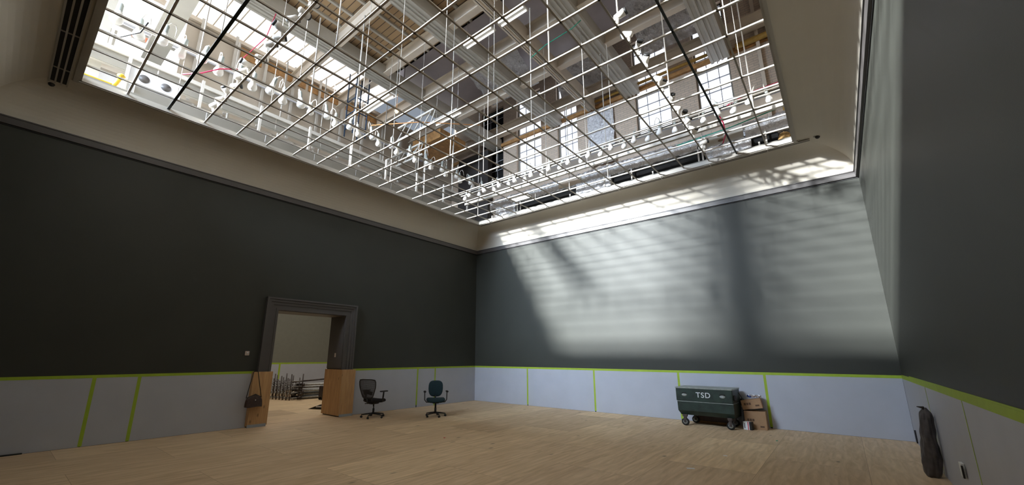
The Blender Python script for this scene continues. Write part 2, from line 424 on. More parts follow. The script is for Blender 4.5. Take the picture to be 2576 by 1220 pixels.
for y, s in [(-2.945, 'above the leaning bag on the right wall'), (-5.36, 'beyond the outlet on the right wall'), (-7.82, 'nearest the camera on the right wall')]:
    tape((W - .0088, W - .0075, y - .014, y + .014, .02, HW - .045), 'thin olive tape seam ' + s)

# ------------------------------------------------------------------ doorway casing
t = D.objects.new('door_1', None); COL.objects.link(t); tag(t, kind='structure'); t['label'] = 'dark moulded casing of the doorway to the next room'
def casing(mb):
    # stepped moulding: list of (from inner edge, width, projection)
    cw = .30
    steps = [(0, .05, .045), (.05, .13, .03), (.13, .20, .05), (.20, .26, .075), (.26, .30, .10)]
    for a, c, p in steps:
        mb.box(0, p, DY0 - c, DY0 - a, 0, DZ + a)       # left upright
        mb.box(0, p, DY1 + a, DY1 + c, 0, DZ + a)       # right upright
        mb.box(0, p, DY0 - c, DY1 + c, DZ + a, DZ + c)  # head
    return mb
casing(MB()).build('casing', trim_paint, t)
MB().box(-WT - .01, 0.0, DY1 - .012, DY1 - .001, 1.24, DZ).box(-WT - .01, 0, DY0 + .001, DY0 + .012, 0, DZ).box(-WT - .01, 0, DY0, DY1, DZ - .012, DZ).build('jamb_lining', trim_paint, t)

def corner_guard(y0, y1, yr, label, rev):
    t = thing('plywood_corner_guard', label, 'corner guard', (0, 0, 0), 0, 'plywood guards round the doorway')
    MB().box(.115, .135, y0, y1, .05, 1.22).build('front_board', ply_box, t)
    s = 1 if rev else -1
    if rev: MB().box(-.78, .135, y0 - .02, y0, .03, 1.22).build('side_board', ply_box, t)
    else: MB().box(-.78, .135, y1, y1 + .02, .03, 1.22).build('side_board', ply_box, t)
    if rev: MB().box(.0, .115, y1 - .018, y1, .03, 1.22).build('outer_board', ply_box, t)
    else: MB().box(.0, .115, y0, y0 + .018, .03, 1.22).build('outer_board', ply_box, t)
    MB().box(.1352, .137, y0, y1, .0, .065).build('base_tape', grey_tape, t)
corner_guard(-7.64, -7.24, 0, 'tall plywood guard on the left side of the doorway, handbag hanging from it', False)
corner_guard(-5.42, -5.03, 0, 'knotty plywood box guard wrapping the right side of the doorway', True)

# thermostat on the left wall
t = thing('wall_thermostat', 'small beige wall control left of the doorway', 'wall control', (0, -7.80, 1.64))
MB().cbox(0, .03, -.045, .045, -.05, .05, .008).build('cover', beige_plastic, t)
MB().lathe([(.016, 0), (.014, .012)], 12, Matrix.Translation((.03, 0, .01)) @ Matrix.Rotation(PI / 2, 4, 'Y')).build('dial', white_paint, t)
# small switch on the jamb
o = MB().box(-.36, -.32, DY1 - .035, DY1 - .012, 1.55, 1.66).build('jamb_switch', beige_plastic)
tag(o, 'tiny pale switch on the right jamb of the doorway', 'switch')

# ------------------------------------------------------------------ next room
struct('wall_next_back', MB().box(-9.8, -9.5, -9.6, 4, 0, 6), mat('next_room_paint', (0.19, 0.19, 0.155), 0.6, noise=0.04))
struct('wall_next_left', MB().box(-9.8, -WT, -9.9, -9.6, 0, 6), MATS['next_room_paint'])
struct('wall_next_right', MB().box(-9.8, -WT, 3.7, 4, 0, 6), MATS['next_room_paint'])
struct('ceiling_next', MB().box(-9.8, -WT, -9.9, 4, 6, 6.2), cove_paint)
for a, c, s in [(-9.5, -3.62, 'left part of the far wall in the next room'), (-3.58, -3.03, 'narrow piece on the far wall of the next room'), (-2.99, 3.6, 'on the far wall of the next room behind the pipe stack')]:
    o = MB().box(-9.5, -9.49, a, c, .01, 1.24).build('protection_sheet', coroplast); tag(o, 'white protective wall sheet, ' + s, 'wall protection', 'white sheets in the next room')
tp = lambda p, s: tape(p, s, 'green tape in the next room')
tp((-9.489, -9.487, -9.5, 3.6, 1.2, 1.27), 'green tape line across the far wall of the next room')
tp((-9.489, -9.487, -3.64, -3.56, .02, 1.2), 'left vertical tape seen through the doorway')
tp((-9.489, -9.487, -3.05, -2.97, .02, 1.2), 'right vertical tape seen through the doorway')

# scaffold frames and pipes
GA = 'upright scaffold frames leaning together'
def frame_thing(x, y, h, label, first=[None]):
    if first[0] is None:
        t = thing('scaffold_section', label, 'scaffold', (x, y, 0), 0, GA)
        for dy in (0, .42):
            MB().tube([(0, dy, .0), (0, dy, 1.0)], .022, 8).build('upright', steel_dark, t)
        for z in (.08, .3, .52, .72):
            MB().tube([(0, 0, z), (0, .42, z)], .016, 8).build('rung', steel_light, t)
        first[0] = t
    else:
        t = copy_tree(first[0]); t.location = (x, y, 0); t['label'] = label
    t.scale = (1, 1, h); t.rotation_euler = (0, 0, random.uniform(-.06, .06))
    return t
fr = []
for i in range(10): fr.append((-6.62 + .17 * i, -4.80 + .045 * i, [.72, .85, .66, .78, .92][i % 5]))
for i, (x, y, h) in enumerate(fr):
    frame_thing(x, y, h, 'rusty upright scaffold frame beyond the doorway, %s from the left guard' % ORD[i])
GP = 'scaffold pipes stacked on the next room floor'
k = 0
base = None
for row, (z, nn) in enumerate([(.07, 5), (.19, 5), (.31, 5), (.43, 4), (.52, 3)]):
    for i in range(nn):
        x = -5.1 - i * .17 - (row % 2) * .08; 
        if base is None:
            base = thing('scaffold_pipe', '', 'pipe', (0, 0, 0), 0, GP)
            MB().tube([(0, -.95, 0), (0, .95, 0)], .035, 10).build('tube', steel_light, base)
            MB().lathe([(.055, 0), (.055, .09)], 10, Matrix.Translation((0, -.99, 0)) @ Matrix.Rotation(-PI / 2, 4, 'X')).build('coupler', steel_dark, base)
            t = base
        else: t = copy_tree(base)
        t.location = (x, -3.02 + random.uniform(-.06, .06), z); t.rotation_euler = (0, 0, random.uniform(-.01, .01))
        t['label'] = 'grey scaffold pipe, %s across in the %s layer of the stack' % (ORD[i], ['bottom', 'second', 'middle', 'fourth', 'top'][row])
t = thing('scaffold_pipe', 'long slanting pipe lying across the top of the stack', 'pipe', (-5.3, -3.35, .66), 0, GP)
MB().tube([(0, -.9, -.03), (0, .95, .06)], .03, 10).build('tube', steel_dark, t)
MB().lathe([(.07, 0), (.07, .06)], 12, Matrix.Translation((0, .92, .06)) @ Matrix.Rotation(-PI / 2, 4, 'X')).build('coupler', steel_light, t)
o = MB()
for i in range(16):
    a = random.uniform(0, 6.28); r = random.uniform(.02, .12); z = random.uniform(.05, .35)
    o.tube([(r * math.cos(a), r * math.sin(a), z), (r * math.cos(a + 1) * 1.1, r * math.sin(a + 1), z + random.uniform(-.05, .12))], .022, 6)
o = o.build('clamp_pile', steel_dark, None, (-4.80, -4.16, 0)); tag(o, 'tangled pile of rusty clamps in front of the pipe stack', 'clamps', kind='stuff')
t = thing('caster_dolly', 'dark caster block at the right end of the pipe stack', 'dolly', (-4.4, -3.35, 0))
MB().cbox(-.15, .15, -.25, .2, .1, .5, .02).build('body', steel_dark, t)
for a, c in ((-.1, -.2), (.1, .15), (-.1, .15), (.1, -.2)):
    MB().lathe([(.05, -.02), (.05, .02)], 12, Matrix.Translation((a, c, .05)) @ Matrix.Rotation(PI / 2, 4, 'Y')).build('wheel', rubber, t)
t = thing('folded_tool', 'low black and white folded tool lying on the next room floor', 'tool', (-1.95, -4.95, 0), .5)
MB().prism([(-.28, 0), (.28, 0), (.30, .06), (.12, .14), (-.05, .08)], -.05, .05, 'y').build('body', plastic_black, t)
MB().box(.0, .22, -.07, .06, .06, .10).build('pad', whitecloth, t)

# ------------------------------------------------------------------ handbag
t = thing('handbag', 'brown patterned handbag hanging by its strap on the plywood guard', 'handbag', (.235, -7.60, .46), .08)
def bagfn(u, v):
    a = u * 2 * PI; z = v
    wy = (.185 - .03 * z ** 3) ; wx = .07 * (1 - .55 * z)
    y = wy * math.copysign(abs(math.cos(a)) ** .6, math.cos(a)); x = wx * math.copysign(abs(math.sin(a)) ** .7, math.sin(a))
    top = .19 + .07 * (1 - (y / .19) ** 2)
    k = 1 - .25 * max(0, z - .85) / .15
    return (x * k, y * k, top * z - .01 * math.cos(3 * a))
MB().grid(bagfn, 28, 10, True).add([bagfn(i / 28, 0) for i in range(28)], [tuple(range(28))]).add([bagfn(i / 28, 1) for i in range(28)], [tuple(range(28))]).build('body', leather, t)
MB().tube([(.0, -.16, .20), (.035, 0, .275), (0, .16, .20)], .008, 6).build('zip', leather_strap, t)
MB().tube([(-.02, -.165, .19), (-.06, -.10, .50), (-.075, -.045, .77), (-.15, .0, .785), (-.075, .045, .77), (-.05, .10, .50), (-.02, .165, .19)], .0085, 6).build('strap', leather_strap, t)
MB().lathe([(.012, 0), (.01, .008)], 10, Matrix.Translation((.075, .0, .15)) @ Matrix.Rotation(PI / 2, 4, 'Y')).build('clasp', white_metal, t)

# ------------------------------------------------------------------ office chairs
def star_base(t, m, hub_r=.03, r=.30, zc=.06, rot=0, droop=.04):
    for k in range(5):
        a = rot + k * 2 * PI / 5
        ca, sa = math.cos(a), math.sin(a)
        leg = MB().tube([(.02 * ca, .02 * sa, .105), (.5 * r * ca, .5 * r * sa, .095), (r * ca, r * sa, .075)], [.024, .02, .013], 8).build('base_leg', m, t)
        c = MB()
        M = Matrix.Translation((r * ca, r * sa, .027)) @ Matrix.Rotation(a + .6, 4, 'Z') @ Matrix.Rotation(PI / 2, 4, 'X')
        c.lathe([(.015, -.026), (.027, -.022), (.027, -.006), (.018, -.004), (.018, .004), (.027, .006), (.027, .022), (.015, .026)], 12, M)
        c.tube([(r * ca, r * sa, .03), (r * ca, r * sa, .08)], .008, 6)
        c.build('caster', rubber, t)
F = (.774, .633)   # screen-right direction on the floor
AW = (-.633, .774)
# mesh back chair
fx, fy = .45 * F[0] + .89 * AW[0], .45 * F[1] + .89 * AW[1]
t = thing('office_chair', 'black mesh-back office chair turned away beside the plywood guard', 'chair', (.86, -4.86, 0), math.atan2(fy, fx))
# local: forward +x
star_base(t, plastic_black, rot=math.radians(54))
MB().tube([(0, 0, .10), (0, 0, .23)], .027, 10).tube([(0, 0, .23), (0, 0, .36)], .014, 10).build('gas_column', plastic_black, t)
MB().cbox(-.12, .12, -.08, .08, .34, .39, .015).build('mechanism', plastic_black, t)
MB().tube([(.02, .05, .36), (.02, .26, .34)], .006, 6).tube([(.02, .26, .34), (.0, .32, .33)], .012, 6).build('tilt_lever', plastic_black, t)
MB().tube([(-.05, -.04, .36), (-.05, -.04, .29)], .02, 8).build('tension_knob', plastic_black, t)
def seatfn(w, d, z0, z1, lip=.02):
    def fn(u, v):
        a = u * 2 * PI; e = .55
        ring = [(0.0, z0), (.85, z0), (1, z0 + .3 * (z1 - z0)), (1.0, z0 + .7 * (z1 - z0)), (.9, z1), (0.0, z1 - .012)]
        i = v * 5; k = min(int(i), 4); f = i - k
        s = ring[k][0] * (1 - f) + ring[k + 1][0] * f; z = ring[k][1] * (1 - f) + ring[k + 1][1] * f
        x = d / 2 * s * math.copysign(abs(math.cos(a)) ** e, math.cos(a)); y = w / 2 * s * math.copysign(abs(math.sin(a)) ** e, math.sin(a))
        return (x + .02, y, z - lip * max(0, x / (d / 2)) ** 2 + .012 * abs(y / (w / 2)) ** 2)
    return fn
MB().grid(seatfn(.50, .49, .39, .475), 32, 10, True).build('seat', fabric_black, t)
# back: trapezoid wide at the top, frame tube + mesh
def backp(s, z):  # s -1..1
    w = .15 + .13 * min(1, max(0, (z - .50) / .30)) ** .8
    return Vector((-.245 - .10 * (z - .5) - .03 * (1 - s * s), s * w, z))
outline = [backp(-1, z) for z in (.53, .6, .68, .76, .84, .92)] + [backp(-.9, .965)] + [backp(s, .975) for s in (-.6, -.2, .2, .6)] + [backp(.9, .965)] + [backp(1, z) for z in (.92, .84, .76, .68, .6, .53)] + [backp(s, .515) for s in (.7, 0, -.7)] + [backp(-1, .53)]
MB().tube(outline, .014, 8).build('backrest_frame', plastic_black, t)
mg = MB()   # open mesh weave built as thin threads
for i in range(27):
    z = .52 + .0172 * i; mg.tube([backp(s / 4, z) for s in range(-4, 5)], .0046, 4)
for i in range(-13, 14):
    mg.tube([backp(i / 13.5, z) for z in (.52, .62, .72, .82, .92, .97)], .0042, 4)
mg.build('backrest_mesh', mesh_black, t)
MB().grid(lambda u, v: tuple(backp((u - .5) * 1.4, .58 + .09 * v + .02 * math.sin(u * PI)) + Vector((.025, 0, 0))), 10, 3).build('lumbar_support', plastic_black, t)
MB().tube([(-.05, 0, .37), (-.24, 0, .38), (-.285, 0, .52)], .02, 8).tube([backp(-.8, .515), (-.2, -.13, .42)], .012, 8).tube([backp(.8, .515), (-.2, .13, .42)], .012, 8).build('backrest_stem', plastic_black, t)
for s in (-1, 1):
    arm = MB().tube([(.0, s * .18, .40), (.0, s * .29, .41), (.0, s * .31, .56), (.01, s * .31, .665)], [.018, .018, .022, .018], 8).build('armrest_post', plastic_black, t)
    MB().cbox(-.11, .14, s * .31 - .045, s * .31 + .045, .66, .69, .012).build('armrest_pad', plastic_black, t)
# teal chair
CX = (10.73 - 1.98, -11.58 + 3.67)
t = thing('office_chair', 'dark teal fabric office chair facing the camera against the white sheets', 'chair', (1.98, -3.68, 0), math.atan2(CX[1], CX[0]) + .05)
star_base(t, plastic_black, r=.27, rot=math.radians(20))
MB().tube([(0, 0, .08), (0, 0, .22)], .03, 10).tube([(0, 0, .22), (0, 0, .36)], .024, 10).build('gas_column', plastic_black, t)
MB().cbox(-.1, .1, -.09, .09, .34, .385, .015).build('mechanism', plastic_black, t)
MB().grid(seatfn(.50, .47, .38, .47), 32, 10, True).build('seat', teal, t)
def bk(u, v):
    a = u * 2 * PI; i = v
    # cushion around centre z=.72
    s = math.sin(v * PI); thick = -math.cos(v * PI)
    cy = math.copysign(abs(math.cos(a)) ** .6, math.cos(a)); cz = math.copysign(abs(math.sin(a)) ** .6, math.sin(a))
    zz = .705 + .215 * s ** .5 * cz
    wy = .20 - .035 * max(0, (.66 - zz) / .2) ** 1
    return (-.21 - .08 * (zz - .5) + .028 * thick - .03 * (1 - (cy * s) ** 2), wy * s ** .5 * cy, zz)
MB().grid(bk, 28, 10, True).build('backrest', teal, t)
MB().tube([(-.05, 0, .36), (-.22, 0, .37), (-.25, 0, .60)], .022, 8).build('backrest_stem', plastic_black, t)
for s in (-1, 1):
    MB().tube([(.02, s * .15, .37), (.02, s * .25, .375), (.0, s * .295, .43), (-.02, s * .30, .60), (0, s * .30, .63)], .014, 8).build('armrest_post', plastic_black, t)
    MB().cbox(-.10, .12, s * .30 - .035, s * .30 + .035, .625, .665, .014).build('armrest_pad', plastic_black, t)

# ------------------------------------------------------------------ tool chest "TSD"
t = thing('tool_chest', 'dark green rolling tool chest lettered TSD in white against the far wall', 'tool chest', (8.08, -.50, 0), -.03)
hw, y0, y1 = .615, -.36, .34
low = MB(); zb, zm, zt = .24, .545, .865
low.add([(-hw + .06, y0 + .08, zb), (hw - .02, y0 + .08, zb), (hw - .02, y1, zb), (-hw + .06, y1, zb), (-hw + .02, y0, zb + .10), (hw, y0, zb + .10), (hw, y1, zb + .1), (-hw + .02, y1, zb + .1), (-hw + .015, y0, zm), (hw, y0, zm), (hw, y1, zm), (-hw + .015, y1, zm)],
        [(0, 3, 2, 1), (0, 1, 5, 4), (1, 2, 6, 5), (2, 3, 7, 6), (3, 0, 4, 7), (4, 5, 9, 8), (5, 6, 10, 9), (6, 7, 11, 10), (7, 4, 8, 11), (8, 9, 10, 11)])
low.build('body', cart_green, t)
MB().cbox(-hw, hw, y0 - .01, y1, zm + .012, zt, .012).build('lid', cart_green, t)
MB().box(-hw + .01, hw - .005, y0 - .008, y1, zm - .001, zm + .012).build('lid_seam', worn_grey, t)
MB().cbox(-hw - .01, hw + .01, y0 - .02, y1 + .01, zt - .02, zt + .008, .006).build('lid_edge', worn_grey, t)
for sx in (-.42, .41):
    M = Matrix.Translation((sx, y0 - .010, .70)) @ Matrix.Rotation(PI / 2, 4, 'X')
    h = MB().lathe([(.062, 0), (.058, .012), (.0, .014)], 20, M @ Matrix.Diagonal((1, .55, 1, 1))).build('recessed_handle', worn_grey, t)
    MB().tube([(sx - .05, y0 - .02, .735), (sx - .03, y0 - .035, .745), (sx + .03, y0 - .035, .745), (sx + .05, y0 - .02, .735)], .010, 6).build('handle_bar', rubber, h)
cu = D.curves.new('tsd', 'FONT'); cu.body = 'TSD'; cu.size = .165; cu.align_x = 'CENTER'; cu.extrude = .002
cu.offset = .0015; cu.space_character = 1.12
to = D.objects.new('tsd', cu); COL.objects.link(to)
me = D.meshes.new_from_object(to.evaluated_get(bpy.context.evaluated_depsgraph_get())); me.materials.clear(); me.materials.append(white_paint)
D.objects.remove(to)
lt = D.objects.new('lettering', me); COL.objects.link(lt); lt.parent = t; lt.location = (.0, y0 - .0125, .655); lt.rotation_euler = (PI / 2, 0, 0)
lt['label'] = 'white TSD lettering'
def chest_caster(x, y):
    c = MB()
    c.box(x - .05, x + .05, y - .04, y + .04, .20, .25)
    c.box(x - .03, x + .03, y - .036, y - .028, .07, .21).box(x - .03, x + .03, y + .028, y + .036, .07, .21)
    cc = c.build('caster_fork', steel_dark, t)
    M = Matrix.Translation((x, y, .083)) @ Matrix.Rotation(PI / 2, 4, 'X')
    MB().lathe([(.05, -.02), (.083, -.024), (.083, .024), (.05, .02)], 20, M).build('wheel', rubber, cc)
    MB().lathe([(.052, -.026), (.052, .026)], 8, M).build('hub', worn_grey, cc)
for x, y in ((-.47, y0 + .06), (-.40, y1 - .08), (.50, y0 + .06), (.47, y1 - .08)): chest_caster(x, y)
MB().cbox(hw - .01, hw + .05, y0 + .06, y0 + .16, .62, .74, .01).build('side_latch', plastic_black, t)
o = MB().box(7.72, 8.40, -.14, -.10, .05, .25).build('plywood_offcut', mat('dark_red_board', (.11, .075, .065), .6, noise=.2)); tag(o, 'dark reddish board standing on edge behind the chest wheels', 'board')
o = MB().box(7.70, 8.42, -.17, -.14, .0, .05).build('wood_batten', brownwood); tag(o, 'thin brown batten on the floor under the tool chest', 'batten')
o = MB().box(7.62, 7.70, -.19, -.13, .0, .04).build('red_block', red_mat); tag(o, 'small red block on the floor under the tool chest', 'block')

# cartons
def carton(w, d, h, label, loc, rz, tilt=0):
    t = thing('cardboard_box', label, 'box', loc, rz, 'cardboard boxes right of the tool chest'); t.rotation_euler = (0, tilt, rz)
    MB().box(-w / 2, w / 2, -d / 2, d / 2, 0, h - .004).build('carton', cardboard, t)
    MB().box(-w / 2 + .003, -.004, -d / 2, d / 2, h - .004, h).box(.004, w / 2 - .003, -d / 2, d / 2, h - .004, h).build('flap', cardboard, t)
    MB().box(w / 2 - .13, w / 2 - .05, -d / 2 - .001, -d / 2, .05, .085).build('printed_mark', cardboard_ink, t)
    q = MB()
    for i in range(3): q.box(-w / 2 + .05 + i * .05, -w / 2 + .09 + i * .05, -d / 2 - .001, -d / 2, h * .45, h * .45 + .05)
    q.build('printed_mark', cardboard_ink, t)
carton(.42, .34, .385, 'brown cardboard box on the floor, lowest of the stack', (8.99, -.23, 0), .04)
carton(.40, .28, .205, 'brown cardboard box leaning on top of the lower box', (8.96, -.22, .43), .06, -.16)
o = MB()
def rag(u, v):
    return (.24 * (u - .5) + .02 * math.sin(9 * v), .14 * (v - .5), .02 + .035 * abs(math.sin(7 * u + 3 * v)) + .02 * math.cos(11 * v))
rg = MB().grid(rag, 14, 8).build('crumpled_wrapper', whitecloth, None, (9.02, -.20, .665)); tag(rg, 'crumpled white wrapper on the upper box', 'wrapper')
rg = MB().grid(lambda u, v: (.09 * (u - .5), .09 * (v - .5) + .02 * math.sin(8 * u), .03 + .03 * math.sin(6 * u) * math.cos(5 * v)), 10, 8).build('blue_cloth', bluecloth, None, (8.90, -.20, .665)); tag(rg, 'small blue cloth at the left of the upper box', 'cloth')
t = thing('small_box', 'small white box with red stripe on the floor in front of the cardboard', 'box', (8.86, -.52, 0), -.25)
MB().box(-.085, .045, -.05, .05, 0, .17).build('carton', white_paint, t)
MB().box(.045, .09, -.05, .05, 0, .17).build('black_end', plastic_black, t)
MB().box(.012, .030, -.0515, -.05, .0, .17).build('red_stripe', red_mat, t)
MB().box(-.06, -.045, -.0515, -.05, .03, .14).build('printed_mark', plastic_black, t)
# grey sack between chest and boxes + black bag
def blob(name, m, loc, sx, sy, h, label, cat, lean=0, seed=1, parent=None):
    rnd = random.Random(seed); ph = [rnd.uniform(0, 6) for _ in range(6)]
    def fn(u, v):
        a = u * 2 * PI; r = math.sin(min(1, v * 1.05 + .02) * PI) ** .35 if v < .98 else .1
        r *= 1 + .07 * math.sin(3 * a + ph[0] + 5 * v) + .05 * math.sin(7 * v + ph[1]) + .03 * math.sin(6 * a + ph[2])
        return (sx * r * math.cos(a) + lean * v, sy * r * math.sin(a), h * v)
    mb = MB().grid(fn, 24, 18, True)
    mb.add([fn(i / 24, 0) for i in range(24)], [tuple(range(24))]).add([fn(i / 24, 1) for i in range(24)], [tuple(range(24))])
    o = mb.build(name, m, parent, loc)
    if label: tag(o, label, cat)
    return o
blob('canvas_sack', greysack, (8.745, -.30, 0), .035, .09, .50, 'slate grey canvas sack squeezed between chest and boxes', 'sack')
o = blob('black_pouch', plastic_black, (8.765, -.27, .47), .065, .07, .19, 'black pouch hanging at the right end of the tool chest', 'pouch')
MB().tube([(0, 0, .17), (-.05, -.03, .28), (-.07, -.05, .30)], .007, 6).build('strap', rubber, o)

# paper scrap, floor marks
o = MB().box(-.055, .055, -.03, .03, 0, .002).build('paper_scrap', whitecloth, None, (8.77, -4.80, .0005)); o.rotation_euler = (0, 0, .5); tag(o, 'small white paper scrap on the plywood floor', 'paper')
o = MB().box(-.03, .03, -.02, .02, 0, .002).build('paper_scrap', whitecloth, None, (8.99, -3.6, .0005)); o.rotation_euler = (0, 0, .2); tag(o, 'faint smaller paper scrap on the floor nearer the far wall', 'paper')
o = MB().lathe([(.02, 0), (.018, .008)], 10).build('bottle_cap', red_mat, None, (4.35, -5.55, .0005)); tag(o, 'tiny red cap lying in the middle of the floor', 'cap')
o = MB().lathe([(.02, 0), (.018, .008)], 10).build('bottle_cap', greencable, None, (9.5, -1.6, .0005)); tag(o, 'tiny green cap on the floor right of the boxes', 'cap')
o = MB().box(.015, .05, -11.6, -10.95, 0, .02).build('floor_cable', black_metal); tag(o, 'dark strip on the floor at the left edge of the picture', 'strip')

# leaning long bag
t = thing('umbrella_bag', 'tall dark brown nylon bag leaning on the right wall', 'bag', (11.455, -3.12, 0))
def bagf(u, v):
    a = u * 2 * PI
    r = [.075, .105, .115, .112, .105, .10, .09, .082, .07, .05, .02][min(10, int(v * 10))] if False else None
    prof = [(0, .07), (.04, .10), (.2, .118), (.45, .112), (.65, .10), (.82, .085), (.93, .07), (1, .02)]
    for (a0, r0), (a1, r1) in zip(prof[:-1], prof[1:]):
        if a0 <= v <= a1 + 1e-9: f = (v - a0) / (a1 - a0); r = r0 * (1 - f) + r1 * f; break
    r *= 1 + .08 * math.sin(2 * a + 9 * v) + .06 * math.sin(5 * a - 13 * v) + .035 * math.sin(11 * a + 7 * v) + .03 * math.sin(31 * v + 2 * a)
    return (r * .80 * math.cos(a) + .05 * v, r * math.sin(a) * 1.05 - .12 * v, .90 * v + .012 * math.sin(3 * a))
mb = MB().grid(bagf, 64, 60, True); mb.add([bagf(i / 64, 0) for i in range(64)], [tuple(range(64))]).add([bagf(i / 64, 1) for i in range(64)], [tuple(range(64))])
mb.build('body', sackcloth, t)
MB().tube([(.05, -.12, .87), (.03, -.13, .91), (-.03, -.15, .92)], [.012, .02, .006], 6).build('drawstring', leather_strap, t)

# wall outlet
t = thing('wall_outlet', 'white wall outlet with dark open cover low on the right wall', 'outlet', (W - .008, -4.62, .39))
MB().cbox(-.03, 0, -.05, .07, -.075, .075, .004).build('cover_plate', white_paint, t)
MB().box(-.034, -.02, -.085, -.052, -.07, .055).build('open_flap', plastic_black, t)
o = MB().box(W - .03, W - .008, -.38, -.36, .03, .26).build('corner_cable', blackcable); tag(o, 'short black cable standing in the far right corner', 'cable')

# ------------------------------------------------------------------ ceiling grid
GZ = ZC + .045
def tbar(axis, c, a, bb, m, parent, wf=.030, name='grid_bar', hgt=.032):
    mb = MB()
    pr = [(c - wf / 2, GZ), (c + wf / 2, GZ), (c + wf / 2, GZ + .008), (c + .006, GZ + .008), (c + .006, GZ + hgt), (c - .006, GZ + hgt), (c - .006, GZ + .008), (c - wf / 2, GZ + .008)]
    mb.prism(pr, a, bb, axis)
    return mb.build(name, m, parent)
grid = thing('ceiling_grid', 'open cream metal grid spanning the ceiling skylight opening', 'ceiling grid', (0, 0, 0))
XB = [-1.65 - .612 * k for k in range(16)]; YB = [5.795 + .61 * k for k in range(-7, 8)]
for i, y in enumerate(XB):
    if i == 14: continue
    tbar('x', y, X0 + .0, X1 - .0, bar_metal, grid, .034)
for i, x in enumerate(YB):
    if i == 13: continue
    tbar('y', x, Y1, Y0, bar_shaded, grid, .028)
o = tbar('x', XB[14], X0, X1, black_metal, None, .045, 'lighting_track', .06); tag(o, 'black lighting track crossing the near end of the ceiling grid', 'lighting track', 'black tracks in the ceiling grid')
o = tbar('y', YB[13], Y1, Y0, black_metal, None, .034, 'lighting_track', .06); tag(o, 'black lighting track along the right side of the ceiling grid', 'lighting track', 'black tracks in the ceiling grid')
# small ties crossing the far slot
for i in range(0, 15, 2):
    MB().box(YB[i] - .01, YB[i] + .01, Y0 - .02, -.86, ZC - .04, ZC - .02).build('tie', bar_metal, grid)

# ------------------------------------------------------------------ track spotlights (white, black snoots)
spot = thing('track_spotlight', '', 'spotlight', (0, 0, 0))
MB().box(-.02, .02, -.02, .02, 0, .07).build('adapter', white_metal, spot)
MB().tube([(0, 0, .07), (.03, 0, .13)], .012, 8).build('bracket', white_metal, spot)
Ms = Matrix.Translation((.03, 0, .15)) @ Matrix.Rotation(1.15, 4, 'Y')
hd = MB().lathe([(.02, -.10), (.045, -.08), (.052, 0), (.06, .07), (.05, .07)], 14, Ms).build('lamp_head', white_metal, spot)
MB().lathe([(.052, .06), (.055, .10), (.045, .105)], 14, Ms).build('snoot', rubber, hd)
used = [False]
def put_spot(loc, rz, label, group, tilt=0):
    if not used[0]: used[0] = True; s = spot
    else: s = copy_tree(spot)
    s.location = loc; s.rotation_euler = (0, tilt, rz); s['label'] = label; s['group'] = group; return s
XT, YT = YB[12], XB[13]
ys = [-6.55, -6.1, -5.72, -5.35, -4.72, -4.5, -3.95, -3.55, -3.2, -2.9, -2.6, -2.35, -1.75, -1.5]
for i, y in enumerate(ys):
    put_spot((XT, y, GZ + .05), random.uniform(-.6, .6) + (PI if i % 3 == 1 else -.4), 'white track spotlight with black snoot, %s from the top edge along the right track' % ORD[i], 'spotlights on the right track', random.uniform(-.25, .25))
xs = [1.55, 1.85, 2.25, 2.55, 2.9, 3.15, 3.4, 3.75, 4.2, 4.45, 4.7, 5.0, 5.3, 5.6]
for i, x in enumerate(xs):
    put_spot((x, YT, GZ + .05), PI / 2 + random.uniform(-.7, .7) + (PI if i % 4 == 2 else 0), 'white track spotlight with black snoot, %s from the left edge along the near track' % ORD[i], 'spotlights on the near track', random.uniform(-.25, .25))

# ------------------------------------------------------------------ lamp rails with reflector lamps
def lamp_rail(axis, c, a, bb, z, label):
    t = thing('lamp_rail', label, 'lamp rail', (0, 0, 0), 0, 'lamp rails above the ceiling grid')
    if axis == 'x':
        MB().box(a, bb, c - .02, c + .02, z, z + .035).build('channel', bar_metal, t)
        MB().tube([(a, c - .09, z + .05), (bb, c - .09, z + .05)], .014, 8).build('conduit', white_metal, t)
    else:
        MB().box(c - .03, c + .03, a, bb, z, z + .05).build('channel', white_metal, t)
        MB().tube([(c - .09, a, z + .05), (c - .09, bb, z + .05)], .014, 8).build('conduit', white_metal, t)
    return t
ZR = 6.88
lamp_rail('x', -2.35, X0 + .4, X1 + .6, ZR, 'white lamp rail running across near the far edge of the grid')
lamp_rail('y', 1.65, Y1 - .1, Y0 - .2, 7.42, 'white lamp rail running along the left side of the grid')
lamp = thing('reflector_lamp', '', 'lamp', (0, 0, 0))
sk = MB().lathe([(.02, .16), (.028, .14), (.03, .05), (.036, .03)], 12).build('socket', lamp_grey, lamp)
MB().lathe([(.034, .04), (.036, .0), (.058, -.055), (.060, -.09), (.045, -.112), (.0, -.12)], 16).build('bulb', lamp_white, lamp)
MB().tube([(0, 0, .155), (.03, .01, .22), (.075, .02, .24), (.10, .02, .18), (.105, .02, .08)], .006, 6).build('cable', white_metal, lamp)
used2 = [False]
def put_lamp(loc, rx, ry, rz, sc, label, group):
    if not used2[0]: used2[0] = True; s = lamp
    else: s = copy_tree(lamp)
    s.location = loc; s.rotation_euler = (rx, ry, rz); s.scale = (sc, sc, sc); s['label'] = label; s['group'] = group
n = 29
for i in range(n):
    x = 1.55 + i * .313
    s = -1 if i % 2 else 1
    put_lamp((x, -2.35 + s * .07, ZR - .01), s * .25 + random.uniform(-.15, .15), random.uniform(-.25, .25), random.uniform(0, 6), 1.15,
             'white reflector lamp on the far rail, %s from its left end' % ORD[i], 'reflector lamps on the far rail')
n = 31
